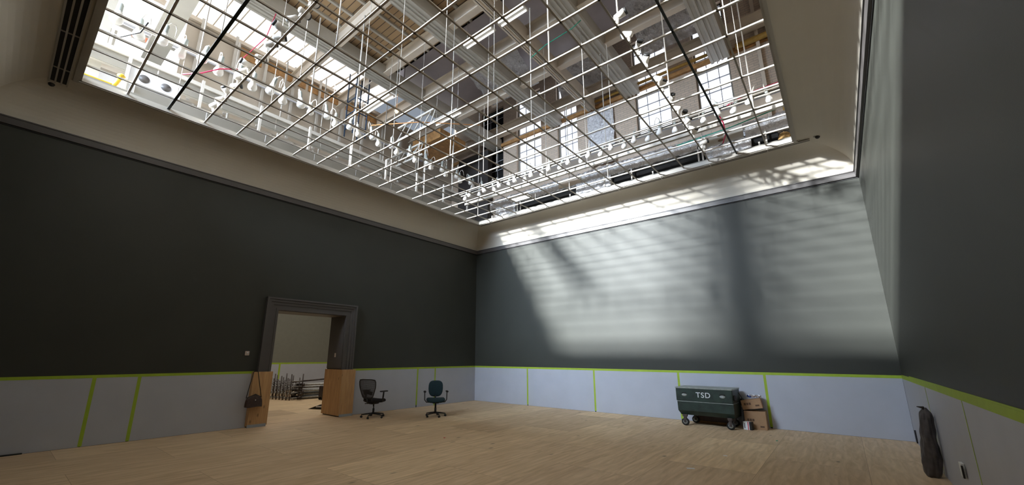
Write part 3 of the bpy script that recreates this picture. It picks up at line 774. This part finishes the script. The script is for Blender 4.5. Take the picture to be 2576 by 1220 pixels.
for i in range(n):
    y = -11.24 + i * .32
    s = -1 if i % 2 else 1
    put_lamp((1.65 + s * .08, y, 7.42), random.uniform(-.2, .2), s * .12 + random.uniform(-.1, .1), random.uniform(0, 6), 1.55 if y < -8 else 1.3,
             'reflector lamp hanging on the left rail, %s from its near end' % ORD[i], 'reflector lamps on the left rail')

# ------------------------------------------------------------------ hanger rods
GR = 'hanger rods rising from the ceiling grid'
ri = 0
lv = {}
for j, xi in enumerate(range(0, 15, 2)):
    for i, yi in enumerate(range(0, 16, 2)):
        x = YB[xi] + .012; y = XB[yi] + .012
        r = random.Random(xi * 31 + yi)
        top = r.choice([7.6, 8.4, 9.2, 10.42, 10.42, 10.5])
        if r.random() < .3: continue
        rad = r.choice([.006, .006, .008, .013])
        o = MB().tube([(x, y, GZ + .03), (x, y, top)], rad, 6).build('hanger_rod', white_metal)
        tag(o, 'white vertical hanger rod, %s row from the far edge, %s column from the left' % (ORD[i], ORD[j]), 'rod', GR)

# ------------------------------------------------------------------ attic shell
AZ = ZC + .08          # attic floor level
DK = 12.9              # underside of the roof deck
AXL, AXR, AYF, AYN = -2.6, 13.4, 1.0, -16.4
mb = MB()
mb.box(AXL, X0 - .05, AYN, AYF, AZ, AZ + .08).box(X1 + .05, AXR, AYN, AYF, AZ, AZ + .08)
mb.box(X0 - .05, X1 + .05, Y0 + .07, AYF, AZ, AZ + .08).box(X0 - .05, X1 + .05, AYN, Y1 - .07, AZ, AZ + .08)
struct('floor_attic', mb, baffle_mat)
# far wall with window bays
bays = [(-.75, .55), (1.28, 2.52), (3.28, 4.16), (6.42, 7.58), (8.38, 9.36)]
wz0, wz1 = 8.3, 12.55
mb = MB(); xs_ = [AXL]
for a, c in bays: xs_ += [a, c]
xs_.append(AXR)
for i in range(0, len(xs_), 2): mb.box(xs_[i], xs_[i + 1], AYF, AYF + .35, AZ, DK)
for a, c in bays: mb.box(a, c, AYF, AYF + .35, AZ, wz0).box(a, c, AYF, AYF + .35, wz1, DK)
struct('wall_attic_back', mb, brick_tan)
for i, (a, c) in enumerate(bays):
    w = D.objects.new('window_%d' % (i + 1), None); COL.objects.link(w); tag(w, kind='structure')
    fm = MB().box(a, a + .05, AYF + .12, AYF + .2, wz0, wz1).box(c - .05, c, AYF + .12, AYF + .2, wz0, wz1).box(a, c, AYF + .12, AYF + .2, wz0, wz0 + .06).box(a, c, AYF + .12, AYF + .2, wz1 - .06, wz1).box(a, c, AYF + .1, AYF + .2, 10.35, 10.45)
    fm.build('window_frame', baffle_mat if i else black_metal, w)
    mu = MB(); nx = 3
    for k in range(1, nx):
        x = a + (c - a) * k / nx; mu.box(x - .010, x + .010, AYF + .13, AYF + .16, wz0, wz1)
    z = wz0 + .42
    while z < wz1: mu.box(a, c, AYF + .13, AYF + .16, z - .012, z + .012); z += .42
    mu.build('muntins', mat('muntin_grey_%d' % i, (.35, .36, .40), .5) if i == 0 else MATS['muntin_grey_0'], w)
    MB().box(a, c, AYF + .21, AYF + .23, wz0, wz1).build('glass', black_hole if i == 0 else glow_pane, w)
struct('wall_attic_right', MB().box(AXR, AXR + .2, AYN, AYF, AZ, DK), brick_tan)
struct('wall_attic_left', MB().box(AXL - .2, AXL, AYN, AYF, AZ, 7.5).box(AXL - .2, AXL, AYN, AYF, 8.6, 11.3).box(AXL - .2, AXL, AYN, -12.0, 7.5, 8.6), attic_cream)
# near wall with two tall windows that let the daylight beam in
nw = [(-1.25, 1.42), (2.38, 5.6)]
nz0, nz1 = 7.9, 10.15
mb = MB().box(AXL, nw[0][0], AYN, AYN + .2, AZ, DK).box(nw[0][1], nw[1][0], AYN, AYN + .2, AZ, DK).box(nw[1][1], AXR, AYN, AYN + .2, AZ, DK)
for a, c in nw: mb.box(a, c, AYN, AYN + .2, AZ, nz0).box(a, c, AYN, AYN + .2, nz1, DK)
struct('wall_attic_front', mb, attic_cream)
# roof deck: planks near, grey plaster far, added glowing roof panel beyond, out of frame
struct('ceiling_attic_planks', MB().box(-.5, AXR, -9.3, -4.5, 11.0, 11.1), planks)
struct('ceiling_attic_plaster', MB().box(-.5, AXR, -4.5, AYF + .3, DK, DK + .1).box(AXL, -.5, -3.6, AYF + .3, DK, DK + .1).box(-.5, AXR, -4.55, -4.5, 11.0, DK).box(AXL, -.5, -3.65, -3.6, 11.3, DK), attic_grey)
w = D.objects.new('window_6', None); COL.objects.link(w); tag(w, kind='structure')  # invented glowing roof panel, added to brighten the room below
MB().box(-.5, AXR, AYN, -9.3, 11.02, 11.06).build('fill_glow', glow_big, w)
q = MB()
for k in range(14): x = .6 + k * .95; q.box(x - .03, x + .03, AYN, -9.3, 10.94, 11.02)
q.box(-.5, AXR, -9.34, -9.26, 10.9, 11.1); q.build('glazing_bars', white_metal, w)
# joists under the planks
for i in range(19):
    x = .75 + i * .62
    o = MB().box(x - .035, x + .035, -9.2, -4.55, 10.93, 11.0).build('roof_joist', beam_grey); tag(o, 'grey joist under the brown roof planks, %s from the left' % ORD[i], 'joist', 'joists under the roof planks')
# left skylight
w = D.objects.new('window_7', None); COL.objects.link(w); tag(w, kind='structure')
MB().add([(AXL, AYN, 11.32), (-.5, AYN, 11.08), (-.5, -3.6, 11.08), (AXL, -3.6, 11.32), (AXL, AYN, 11.36), (-.5, AYN, 11.12), (-.5, -3.6, 11.12), (AXL, -3.6, 11.36)],
         [(0, 1, 2, 3), (4, 5, 6, 7), (0, 1, 5, 4), (1, 2, 6, 5), (2, 3, 7, 6), (3, 0, 4, 7)]).build('sloping_glass', glow_sky, w)
q = MB(); y = -15
while y < -3.7:
    q.add([(AXL, y - .010, 11.28), (-.5, y - .010, 11.04), (-.5, y + .010, 11.04), (AXL, y + .010, 11.28), (AXL, y - .010, 11.32), (-.5, y - .010, 11.08), (-.5, y + .010, 11.08), (AXL, y + .010, 11.32)],
          [(0, 1, 2, 3), (4, 5, 6, 7), (0, 1, 5, 4), (1, 2, 6, 5), (2, 3, 7, 6), (3, 0, 4, 7)]); y += .42
q.build('glazing_bars', cream_metal, w)
# lower frosted strip window in the left wall
w = D.objects.new('window_8', None); COL.objects.link(w); tag(w, kind='structure')
MB().box(AXL - .15, AXL - .12, -12, AYF, 7.5, 8.6).build('glass', glow_soft, w)
q = MB(); y = -12
while y < AYF: q.box(AXL - .1, AXL - .02, y - .03, y + .03, 7.5, 8.6); y += .7
q.build('mullions', white_metal, w)
# bright windows near the left corner
w = D.objects.new('window_9', None); COL.objects.link(w); tag(w, kind='structure')
MB().box(AXL + .001, AXL + .01, -12.6, -9.7, 8.75, 11.2).build('glass', glow_sky, w)
q = MB()
for y in (-14.5, -13.4, -12.3, -11.2, -10.2): q.box(AXL + .01, AXL + .06, y - .05, y + .05, 8.7, 11.25)
q.box(AXL + .01, AXL + .05, -15.5, -9.7, 9.9, 9.98)
q.build('mullions', beam_grey, w)
MB().box(AXL - .2, AXL - .18, -15.9, -12, 7.5, 8.6).build('glass', glow_sky, w)
# louvre grilles on those windows
def grille(y0, z0, z1, label, nb=5, x=AXL + .08):
    t = thing('louvre_grille', label, 'grille', (0, 0, 0), 0, 'grilles in front of the left windows')
    for k in range(nb): MB().box(x, x + .03, y0 + k * .11, y0 + .05 + k * .11, z0, z1).build('blade', beam_grey, t)
grille(-11.5, 8.9, 9.7, 'upper dark grille in front of the bright left window')
grille(-11.75, 7.9, 8.6, 'lower dark grille in front of the bright left window')
# plywood infill band on the left wall with white posts
for i in range(7):
    y = -8.3 + i * .72
    o = MB().box(AXL, AXL + .03, y, y + .62, 10.72, 11.08).build('plywood_infill', brownwood); tag(o, 'orange-brown plywood infill under the left skylight, %s from the near end' % ORD[i], 'plywood panel', 'plywood infills under the left skylight')
for i in range(10):
    y = -9.4 + i * .9
    o = MB().box(AXL + .05, AXL + .13, y, y + .07, 8.6, 11.3).build('wall_post', white_metal); tag(o, 'white post against the left attic wall, %s from the near end' % ORD[i], 'post', 'white posts against the left attic wall')
o = MB().box(AXL + .02, AXL + .12, -14, AYF, 11.12, 11.24).build('wall_rail', cream_metal); tag(o, 'cream rail along the lower edge of the left skylight', 'rail')
o = MB().box(AXL + .13, AXL + .17, -12, -1, 9.95, 10.15).build('cable_tray', light_panel); tag(o, 'pale blue cable tray on the left attic wall', 'cable tray')

# main Y-direction beams (fluted grey casings)
def fluted(x, w, zb, y0, y1, m, label, h=.45):
    h2 = w / 2
    pr = [(x - h2, zb + .08), (x - h2 + .02, zb), (x - h2 + .09, zb), (x - h2 + .10, zb + .03), (x - .09, zb + .03), (x - .08, zb), (x - .03, zb), (x - .02, zb + .04), (x + .02, zb + .04), (x + .03, zb), (x + .08, zb), (x + .09, zb + .03), (x + h2 - .10, zb + .03), (x + h2 - .09, zb), (x + h2 - .02, zb), (x + h2, zb + .08), (x + h2, zb + h), (x - h2, zb + h)]
    o = MB().prism(pr, y0, y1, 'y').build('roof_beam', m); tag(o, label, 'beam', 'grey beams running towards the far wall'); return o
ZB = 10.4
fluted(.25, .50, ZB, -9.5, .95, beam_grey, 'wide fluted grey beam beside the left skylight')
fluted(3.3, .50, ZB, -13, .95, beam_grey, 'wide fluted grey beam second from the left')
fluted(4.88, .30, ZB - .02, -13, .80, cream_metal, 'narrower beige beam in the middle with a black end')
fluted(6.38, .52, ZB, -13, .95, beam_grey, 'wide fluted grey beam ending beside the tall bright window')
fluted(9.15, .55, ZB, -13, .95, beam_grey, 'wide fluted grey beam at the right, last before the edge')
# X-direction cream beams with I profile
def ibeam(y, zb, x0, x1, label, w=.20, h=.42, m=cream_metal):
    pr = [(y - w / 2, zb), (y + w / 2, zb), (y + w / 2, zb + .03), (y + .02, zb + .03), (y + .02, zb + h - .03), (y + w / 2, zb + h - .03), (y + w / 2, zb + h), (y - w / 2, zb + h), (y - w / 2, zb + h - .03), (y - .02, zb + h - .03), (y - .02, zb + .03), (y - w / 2, zb + .03)]
    o = MB().prism(pr, x0, x1, 'x').build('cross_beam', m); tag(o, label, 'beam', 'cream cross beams of the roof')
for i, y in enumerate([-6.72, -5.05, -3.38, -1.72]):
    ibeam(y, ZB + .12, AXL + .15, AXR, 'cream steel cross beam, %s from the top of the picture' % ORD[i])
ibeam(.55, 10.75, AXL + .15, AXR, 'cream steel beam along the far brick wall', .26, .40)
o = MB().box(AXL, AXR, AYF - .10, AYF, 10.48, 10.62).build('timber_header', brownwood); tag(o, 'brown timber header crossing the tall far windows', 'timber')
# hangers from cross beams
# near-left dark wide beam
o = MB().box(-2.2, 3.2, -10.55, -10.15, 8.8, 9.0).build('service_duct', beam_grey); tag(o, 'wide grey duct above the near end of the grid', 'duct')
# vertical fluted duct
o = MB().prism([(-.9, -11.5), (-.84, -11.56), (-.78, -11.5), (-.72, -11.56), (-.66, -11.5), (-.60, -11.56), (-.54, -11.5), (-.54, -11.2), (-.9, -11.2)], 6.5, 11.5, 'z').build('vertical_duct', beam_grey); tag(o, 'upright ribbed grey duct behind the near left lamps', 'duct')

# fluorescent fixtures
def fluoro(x0, x1, y, z, label):
    t = thing('fluorescent_light', label, 'light fixture', (0, 0, 0), 0, 'fluorescent fixtures under the roof')
    MB().box(x0, x1, y - .13, y + .13, z, z + .05).build('housing', white_metal, t)
    if z > 8: MB().tube([(x0 + .1, y, z + .05), (x0 + .1, y, 10.98)], .006, 6).tube([(x1 - .1, y, z + .05), (x1 - .1, y, 10.98)], .006, 6).build('hanger', white_metal, t)
    for s in (-.07, .07): MB().tube([(x0 + .03, y + s, z - .02), (x1 - .03, y + s, z - .02)], .022, 8).build('tube', tile_glow, t)
fluoro(3.68, 4.74, -4.62, 10.15, 'lit fluorescent fixture under the brown planks, left half of the pair')
fluoro(4.95, 5.81, -4.62, 10.15, 'lit fluorescent fixture under the brown planks, right half of the pair')
fluoro(-.05, 1.4, -5.38, 9.2, 'lit fluorescent fixture beside the left skylight')
fluoro(1.3, 2.5, -3.6, 9.1, 'lit fluorescent fixture in the middle left of the attic')
fluoro(2.75, 3.5, -1.25, 6.75, 'short pale fixture low above the far left grid corner')

# left light baffles
def baffle(x, z0, z1, y0, y1, label, m=baffle_mat, rail_=True):
    t = thing('light_baffle', label, 'baffle', (0, 0, 0), 0, 'baffles along the left side of the grid')
    y = y0
    while y < y1 - .1:
        e = min(y + 1.2, y1); MB().box(x - .02, x, y + .01, e - .01, z0, z1).build('panel', m, t); y = e
    if rail_: MB().box(x - .05, x + .04, y0, y1, z1, z1 + .09).build('rail', white_metal, t)
baffle(.30, 7.22, 7.52, -11.6, -1.2, 'taupe baffle with white top rail along the left side of the grid')
baffle(.80, 6.46, 6.72, -10.75, -1.0, 'low taupe kerb panels just beyond the left edge of the grid', rail_=False)
o = MB().box(-.55, -.35, -12, -1, 7.62, 7.78).build('service_rail', white_metal); tag(o, 'thick white service rail behind the left baffle', 'rail')
for i in range(9):
    y = -10.9 + i * 1.2
    o = MB().box(.62, .68, y, y + .05, AZ + .08, 7.5).build('baffle_post', white_metal); tag(o, 'white post holding the left baffle, %s from the near end' % ORD[i], 'post', 'posts of the left baffle')
# downlight panel; dark discs paint the shade inside its two holes
t = thing('downlight_panel', 'pale blue panel with two round lamp holes near the left grid corner', 'panel', (0, 0, 0))
MB().box(.62, .64, -10.85, -10.02, 6.80, 7.16).build('panel', light_panel, t)
for y in (-10.62, -10.27):
    MB().lathe([(.085, 0), (.085, .008)], 18, Matrix.Translation((.64, y, 7.0)) @ Matrix.Rotation(PI / 2, 4, 'Y')).build('hole_shade', trim_paint, t)
# yellow pipe near the corner
t = thing('yellow_pipe', 'yellow pipe with elbow valve in the near left grid corner', 'pipe', (0, 0, 0))
MB().tube([(.9, -11.9, 6.50), (.9, -11.02, 6.50)], .024, 10).build('pipe', yellow, t)
MB().tube([(.9, -11.04, 6.47), (.9, -11.0, 6.58), (.9, -10.97, 6.70)], .034, 10).build('elbow', yellow, t)
MB().lathe([(.03, 0), (.065, .03), (.03, .07)], 12, Matrix.Translation((.9, -10.96, 6.71))).build('valve', yellow, t)
# exit sign
t = thing('exit_sign', 'small sign with red letters beyond the near left lamps', 'exit sign', (-1.9, -10.63, 9.42), 0)
MB().box(-.02, .0, -.16, .16, -.08, .10).build('housing', attic_cream, t)
cu = D.curves.new('exit', 'FONT'); cu.body = 'EXIT'; cu.size = .16; cu.align_x = 'CENTER'; cu.extrude = .002
to = D.objects.new('exit', cu); COL.objects.link(to)
me = D.meshes.new_from_object(to.evaluated_get(bpy.context.evaluated_depsgraph_get())); me.materials.clear(); me.materials.append(exit_red); D.objects.remove(to)
lt = D.objects.new('lettering', me); COL.objects.link(lt); lt.parent = t; lt.location = (.004, 0, -.045); lt.rotation_euler = (PI / 2, 0, PI / 2); lt['label'] = 'red EXIT letters'

# ------------------------------------------------------------------ far edge: foil ducts, dark openings
def crinkle_duct(x0, x1, y0, y1, z0, z1, label, seed, r=.0):
    rnd = random.Random(seed)
    n = max(6, int((x1 - x0) / .07)); pts = []
    sec = [(y0, z0), ((y0 + y1) / 2, z0), (y1, z0), (y1, (z0 + z1) / 2), (y1, z1), ((y0 + y1) / 2, z1), (y0, z1), (y0, z0 * .66 + z1 * .34), (y0, z0 * .34 + z1 * .66)]
    sec = sec[:7] + [(y0, z0 * .34 + z1 * .66), (y0, z0 * .66 + z1 * .34)]
    mb = MB(); vs = []; fs = []; m = len(sec)
    for i in range(n + 1):
        x = x0 + (x1 - x0) * i / n
        for (y, z) in sec: vs.append((x + rnd.uniform(-.02, .02), y + rnd.uniform(-.022, .022), z + rnd.uniform(-.022, .022)))
    for i in range(n):
        for k in range(m):
            l = (k + 1) % m; fs.append((i * m + k, (i + 1) * m + k, (i + 1) * m + l, i * m + l))
    fs.append(tuple(range(m))); fs.append(tuple(range(n * m + m - 1, n * m - 1, -1)))
    o = mb.add(vs, fs).build('foil_duct', foil); tag(o, label, 'duct', 'silver foil ducts behind the far grid edge'); return o
crinkle_duct(1.3, 8.75, -.70, -.15, 6.90, 7.22, 'long crinkled silver duct just behind the far edge of the grid', 3)
crinkle_duct(9.65, 12.5, -.70, -.15, 6.84, 7.22, 'crinkled silver duct in the far right grid corner', 4)
crinkle_duct(1.0, 12.5, -.05, .40, 7.25, 7.60, 'upper silver duct lying higher behind the first', 5)
crinkle_duct(1.6, 2.5, -.75, -.66, 6.45, 6.92, 'silver foil flap at the far left corner of the grid', 6)
crinkle_duct(4.95, 6.1, -.75, -.66, 6.45, 6.92, 'silver foil flap between the two dark openings', 7)
crinkle_duct(8.75, 9.75, -.75, -.66, 6.45, 6.86, 'silver foil flap below the grey plate', 8)
for x0, x1, s in [(2.5, 4.95, 'left dark opening under the foil duct'), (6.1, 8.75, 'long dark opening under the foil duct'), (9.75, 10.3, 'small dark opening in the far right corner')]:
    o = MB().box(x0, x1, -.62, -.55, AZ + .08, 6.9).build('opening_shade', black_hole); tag(o, s, 'opening', 'dark openings under the foil duct')  # black plates stand in for the darkness inside the openings
o = blob('insulation_wad', insul, (10.42, -.66, AZ + .08), .13, .1, .3, 'tan insulation wad in the far right grid corner', 'insulation', seed=5)
t = thing('grey_plate', 'flat grey plate with two rust marks between the silver ducts', 'plate', (0, 0, 0))
MB().box(8.78, 9.62, -.73, -.70, 6.88, 7.24).build('plate', beam_grey, t)
for z in (6.98, 7.12): MB().lathe([(.075, 0), (.07, .004)], 14, Matrix.Translation((9.12, -.731, z)) @ Matrix.Rotation(PI / 2, 4, 'X') @ Matrix.Diagonal((1, .5, 1, 1))).build('rust_mark', mat('rust_stain', (.18, .12, .08), .8) if z < 7 else MATS['rust_stain'], t)
o = MB().box(4.3, 5.1, -.74, -.71, 6.93, 7.2).build('beige_plate', cream_metal); tag(o, 'plain beige plate in front of the long silver duct', 'plate')
pi_ = 0
for x in (1.45, 2.62, 2.75, 4.72, 5.9, 6.75, 7.35, 8.55, 8.65, 9.9, 10.05):
    o = MB().box(x, x + .035, -.80, -.765, AZ + .08, 6.9 if pi_ % 3 else 6.62).build('edge_post', white_metal); tag(o, 'white post at the far grid edge, %s from the left' % ORD[pi_], 'post', 'posts at the far grid edge'); pi_ += 1
# cream rails parallel to the far edge
o = MB().box(X0, AXR, -1.78, -1.70, 6.84, 6.92).build('support_rail', white_metal); tag(o, 'cream support rail in front of the far lamp rail', 'rail')
o = MB().box(X0, AXR, -1.70, -1.55, 7.02, 7.22).build('light_box', mat('umber_panel', (.16, .13, .10), .7)); tag(o, 'long taupe light box behind the far reflector lamps', 'light box')
for i, (z, y) in enumerate([(7.55, -1.2), (7.6, -1.15), (7.66, -1.1)]):
    o = MB().tube([(X0, y, z), (12, y, z)], .012, 6).build('cable_run', blackcable if i != 1 else white_metal); tag(o, '%s cable of the bundle behind the taupe light box' % ['lowest dark', 'middle white', 'top dark'][i], 'cable', 'cable bundle behind the light box')
o = MB().box(X0, AXR, -1.0, -.85, 7.5, 7.7).build('cable_channel', mat('slate_channel', (.16, .16, .19), .6)); tag(o, 'slate grey channel above the upper foil duct', 'channel')

# foil blankets high on the wall
def blanket(x0, x1, y0, z0, y1, z1, label, seed):
    rnd = random.Random(seed)
    h = {}
    nx, nz = int((x1 - x0) / .12) + 2, 12
    for i in range(nx + 1):
        for j in range(nz + 1): h[i, j] = rnd.uniform(-.045, .045)
    def fn(u, v):
        k = h[round(u * nx), round(v * nz)]
        return (x0 + (x1 - x0) * u, y0 + (y1 - y0) * v + k, z0 + (z1 - z0) * v + k)
    o = MB().grid(fn, nx, nz, smooth=False).build('foil_blanket', foil)
    md = o.modifiers.new('thickness', 'SOLIDIFY'); md.thickness = .02
    tag(o, label, 'insulation', 'foil insulation blankets under the roof')
blanket(6.9, 8.95, -.6, 12.75, .8, 11.6, 'crinkled foil blanket between the two right beams', 1)
blanket(3.7, 6.0, .1, 12.5, .8, 11.3, 'crinkled foil blanket left of the tall bright window', 2)
blanket(.6, 3.0, -1.6, 12.8, .2, 12.1, 'crinkled foil blanket above the centre left windows', 3)
blanket(4.65, 5.65, .86, 8.2, .90, 10.4, 'foil clad panel on the brick between the windows', 4)
blanket(-1.9, -.9, -1.3, 9.3, -.5, 9.9, 'foil sheet low at the left of the attic', 5)
# dark recess and access panels at centre left
o = MB().box(-1.9, -.2, -2.0, -.6, 9.9, 10.3).build('plenum_box', brownwood); tag(o, 'dark brown plenum box hanging at the left of the attic', 'box')
o = MB().box(-1.8, .0, .62, .9, AZ + .08, 10.4).build('dark_door', mat('dark_panel', (.03, .025, .022), .6)); tag(o, 'dark tall panel left of the far windows', 'panel')
# ochre pipe
o = MB().tube([(9.6, .75, 10.52), (12.8, .75, 10.52)], .085, 12).build('ochre_pipe', ochre); tag(o, 'ochre pipe high at the right of the far wall', 'pipe')
o = MB().tube([(4.5, .82, 10.7), (9.0, .82, 10.7)], .05, 10).build('ochre_pipe', ochre); tag(o, 'thinner ochre pipe crossing the far windows', 'pipe')
for i, (x, y) in enumerate([(10.1, .8), (10.45, .7)]):
    o = MB().box(x, x + .09, y, y + .09, AZ + .08, 12).build('wall_column', ochre if i else cream_metal); tag(o, ['cream', 'ochre'][i] + ' upright column against the far wall at the right', 'column')
# arch shaped dark opening in brick at right top
# cables
def cable(pts, m, r, label):
    o = MB().tube(pts, r, 6).build('loose_cable', m); tag(o, label, 'cable', 'loose cables above the grid')
cable([(9.5, -1.9, 7.2), (10.0, -1.7, 7.45), (10.9, -1.5, 7.6)], redcable, .012, 'straight red cable near the far right grid corner')
cable([(9.35, -2.2, 6.9), (9.4, -2.0, 6.75), (9.38, -1.7, 6.62), (9.25, -1.4, 6.55)], redcable, .013, 'curled red cable hanging below the right lamps')
cable([(9.25, -1.4, 6.55), (9.1, -1.2, 6.6), (8.8, -1.1, 6.62)], blackcable, .009, 'short black cable beside the curled red one')
cable([(8.2, -1.3, 6.9), (9.4, -1.3, 6.95), (10.5, -1.35, 7.05)], greencable, .012, 'green cable along the far right corner')
cable([(5.7, -4.3, 8.9), (6.1, -4.2, 9.15), (6.8, -4.1, 9.3), (7.0, -4.0, 9.5)], greencable, .010, 'green cable sagging in the middle of the attic')
cable([(1.6, -10.2, 6.9), (1.75, -9.95, 7.0), (1.85, -9.7, 7.2), (1.9, -9.4, 7.35)], redcable, .012, 'dark red cable near the left grid corner')
cable([(1.6, -11.4, 7.1), (1.9, -11.15, 6.92), (2.2, -10.95, 6.98), (2.4, -10.9, 7.1)], blackcable, .012, 'black cable slung between the nearest reflector lamps')
cable([(.5, -9.0, 8.6), (.9, -8.7, 9.2), (1.0, -8.6, 9.9)], redcable, .010, 'thin red cable rising behind the left lamps')
cable([(.8, -5.6, 8.3), (1.8, -4.6, 8.5), (3.0, -3.2, 8.6)], orange, .014, 'orange cord stretched behind the left grid')
# work light bulb glow
t = thing('work_light', 'orange glowing work lamp left of the attic centre', 'lamp', (1.45, -5.2, 8.7))
MB().lathe([(.02, .1), (.05, .04), (.06, 0), (.03, -.05)], 12).build('bulb', mat('lit_work_bulb', (1, .7, .4), .4, emit=(1.0, .55, .25), estr=4), t)
MB().tube([(0, 0, .1), (0, 0, .6)], .006, 6).build('cord', orange, t)
# navy ladder cage
t = thing('navy_ladder', 'navy blue ladder frame under the left skylight', 'ladder', (-.6, -5.35, 0))
for x, y in ((-.25, -.2), (.25, -.2), (-.25, .25), (.25, .25)):
    MB().tube([(x, y, 8.5), (x, y, 10.9)], .022, 8).build('rail', blue_mat, t)
for z in (8.8, 9.3, 9.8, 10.3):
    MB().tube([(-.25, -.2, z), (.25, -.2, z)], .018, 8).tube([(.25, -.2, z), (.25, .25, z)], .018, 8).build('rung', blue_mat, t)
# upright brace poles in the attic
k = 0
for x, y, z0, z1, r in [(2.2, -6.9, 7.2, 10.4, .035), (1.2, -7.6, 7.6, 10.4, .035), (-.6, -4.2, 7.2, 10.4, .03), (.4, -3.2, 7.2, 10.2, .03), (-1.2, -7.4, 7.4, 10.4, .04), (1.0, -2.4, 7.2, 10.2, .025), (-.9, -6.3, 7.4, 10.3, .03), (3.2, -2.6, 7.2, 10.3, .02), (-1.6, -8.6, 7.5, 10.5, .05)]:
    o = MB().tube([(x, y, z0), (x, y, z1)], r * .6, 8).build('brace_pole', white_metal); tag(o, 'thick white brace pole in the attic near the %s' % (['brown planks', 'left skylight', 'navy ladder', 'centre row', 'left wall', 'far left corner', 'plywood infills', 'far windows', 'near left lamps'][k]), 'pole', 'brace poles in the attic'); k += 1
def truss(x0, x1, y, z, label):
    t = thing('white_truss', label, 'truss', (0, 0, 0), 0, 'small white trusses under the roof')
    MB().box(x0, x1, y - .03, y + .03, z, z + .06).build('bottom_chord', white_metal, t)
    MB().box(x0, x1, y - .03, y + .03, z + .45, z + .51).build('top_chord', white_metal, t)
    x = x0
    while x < x1 - .1: MB().tube([(x, y, z + .05), (min(x1, x + .4), y, z + .46)], .02, 6).build('web', white_metal, t); x += .4
truss(.6, 2.4, -4.5, 8.3, 'white truss above the left lamp row')
truss(-1.8, .4, -3.3, 8.4, 'white truss nearer the left attic wall')

# ------------------------------------------------------------------ camera
cam = D.cameras.new('camera'); co = D.objects.new('camera', cam); COL.objects.link(co); S.camera = co
CP = (10.7316, -11.5793, 1.5921); yaw, pit, rol = -0.6857, 0.2351, 0.0024
f = Vector((math.sin(yaw) * math.cos(pit), math.cos(yaw) * math.cos(pit), math.sin(pit)))
rt = Vector((math.cos(yaw), -math.sin(yaw), 0)); up = rt.cross(f)
c, s = math.cos(rol), math.sin(rol)
r2 = rt * c + up * s; u2 = -rt * s + up * c
M = Matrix(((r2.x, u2.x, -f.x, CP[0]), (r2.y, u2.y, -f.y, CP[1]), (r2.z, u2.z, -f.z, CP[2]), (0, 0, 0, 1)))
co.matrix_world = M
cam.sensor_width = 36; cam.sensor_fit = 'HORIZONTAL'; cam.lens = 1022.97 / 2576 * 36
cam.shift_x = (1288 - 1260.74) / 2576; cam.shift_y = (650.37 - 610) / 2576
cam.clip_start = .05; cam.clip_end = 200

# ------------------------------------------------------------------ lights
def area(name, loc, target, sx, sy, power, col):
    l = D.lights.new(name, 'AREA'); l.shape = 'RECTANGLE'; l.size = sx; l.size_y = sy; l.energy = power; l.color = col
    o = D.objects.new(name, l); COL.objects.link(o); o.location = loc
    o.rotation_euler = (Vector(target) - Vector(loc)).to_track_quat('-Z', 'Y').to_euler(); return o
area('low_daylight', (-2.8, -27, 12.6), (6, 0, 4), 1.5, 1.0, 62000, (.93, .97, 1.0))
area('sky_through_near_windows', (1.7, -16.25, 9.2), (2.6, 0, 2.2), 5.4, 2.2, 1250, (.66, .80, 1.0)).data.spread = math.radians(75)
area('next_room_daylight', (-4.5, -3.5, 5.9), (-4.5, -3.5, 0), 5, 6, 210, (1.0, .93, .82))
wd = D.worlds.new('world'); S.world = wd; wd.use_nodes = True
wd.node_tree.nodes['Background'].inputs['Color'].default_value = (.75, .85, 1, 1)
wd.node_tree.nodes['Background'].inputs['Strength'].default_value = .35
S.view_settings.view_transform = 'Standard'; S.view_settings.look = 'None'; S.view_settings.gamma = 1
S.view_settings.exposure = 0.0; S.view_settings.use_curve_mapping = False
S.cycles.max_bounces = 8; S.cycles.diffuse_bounces = 5; S.cycles.sample_clamp_indirect = 8
try: S.cycles.use_denoising = True
except Exception: pass
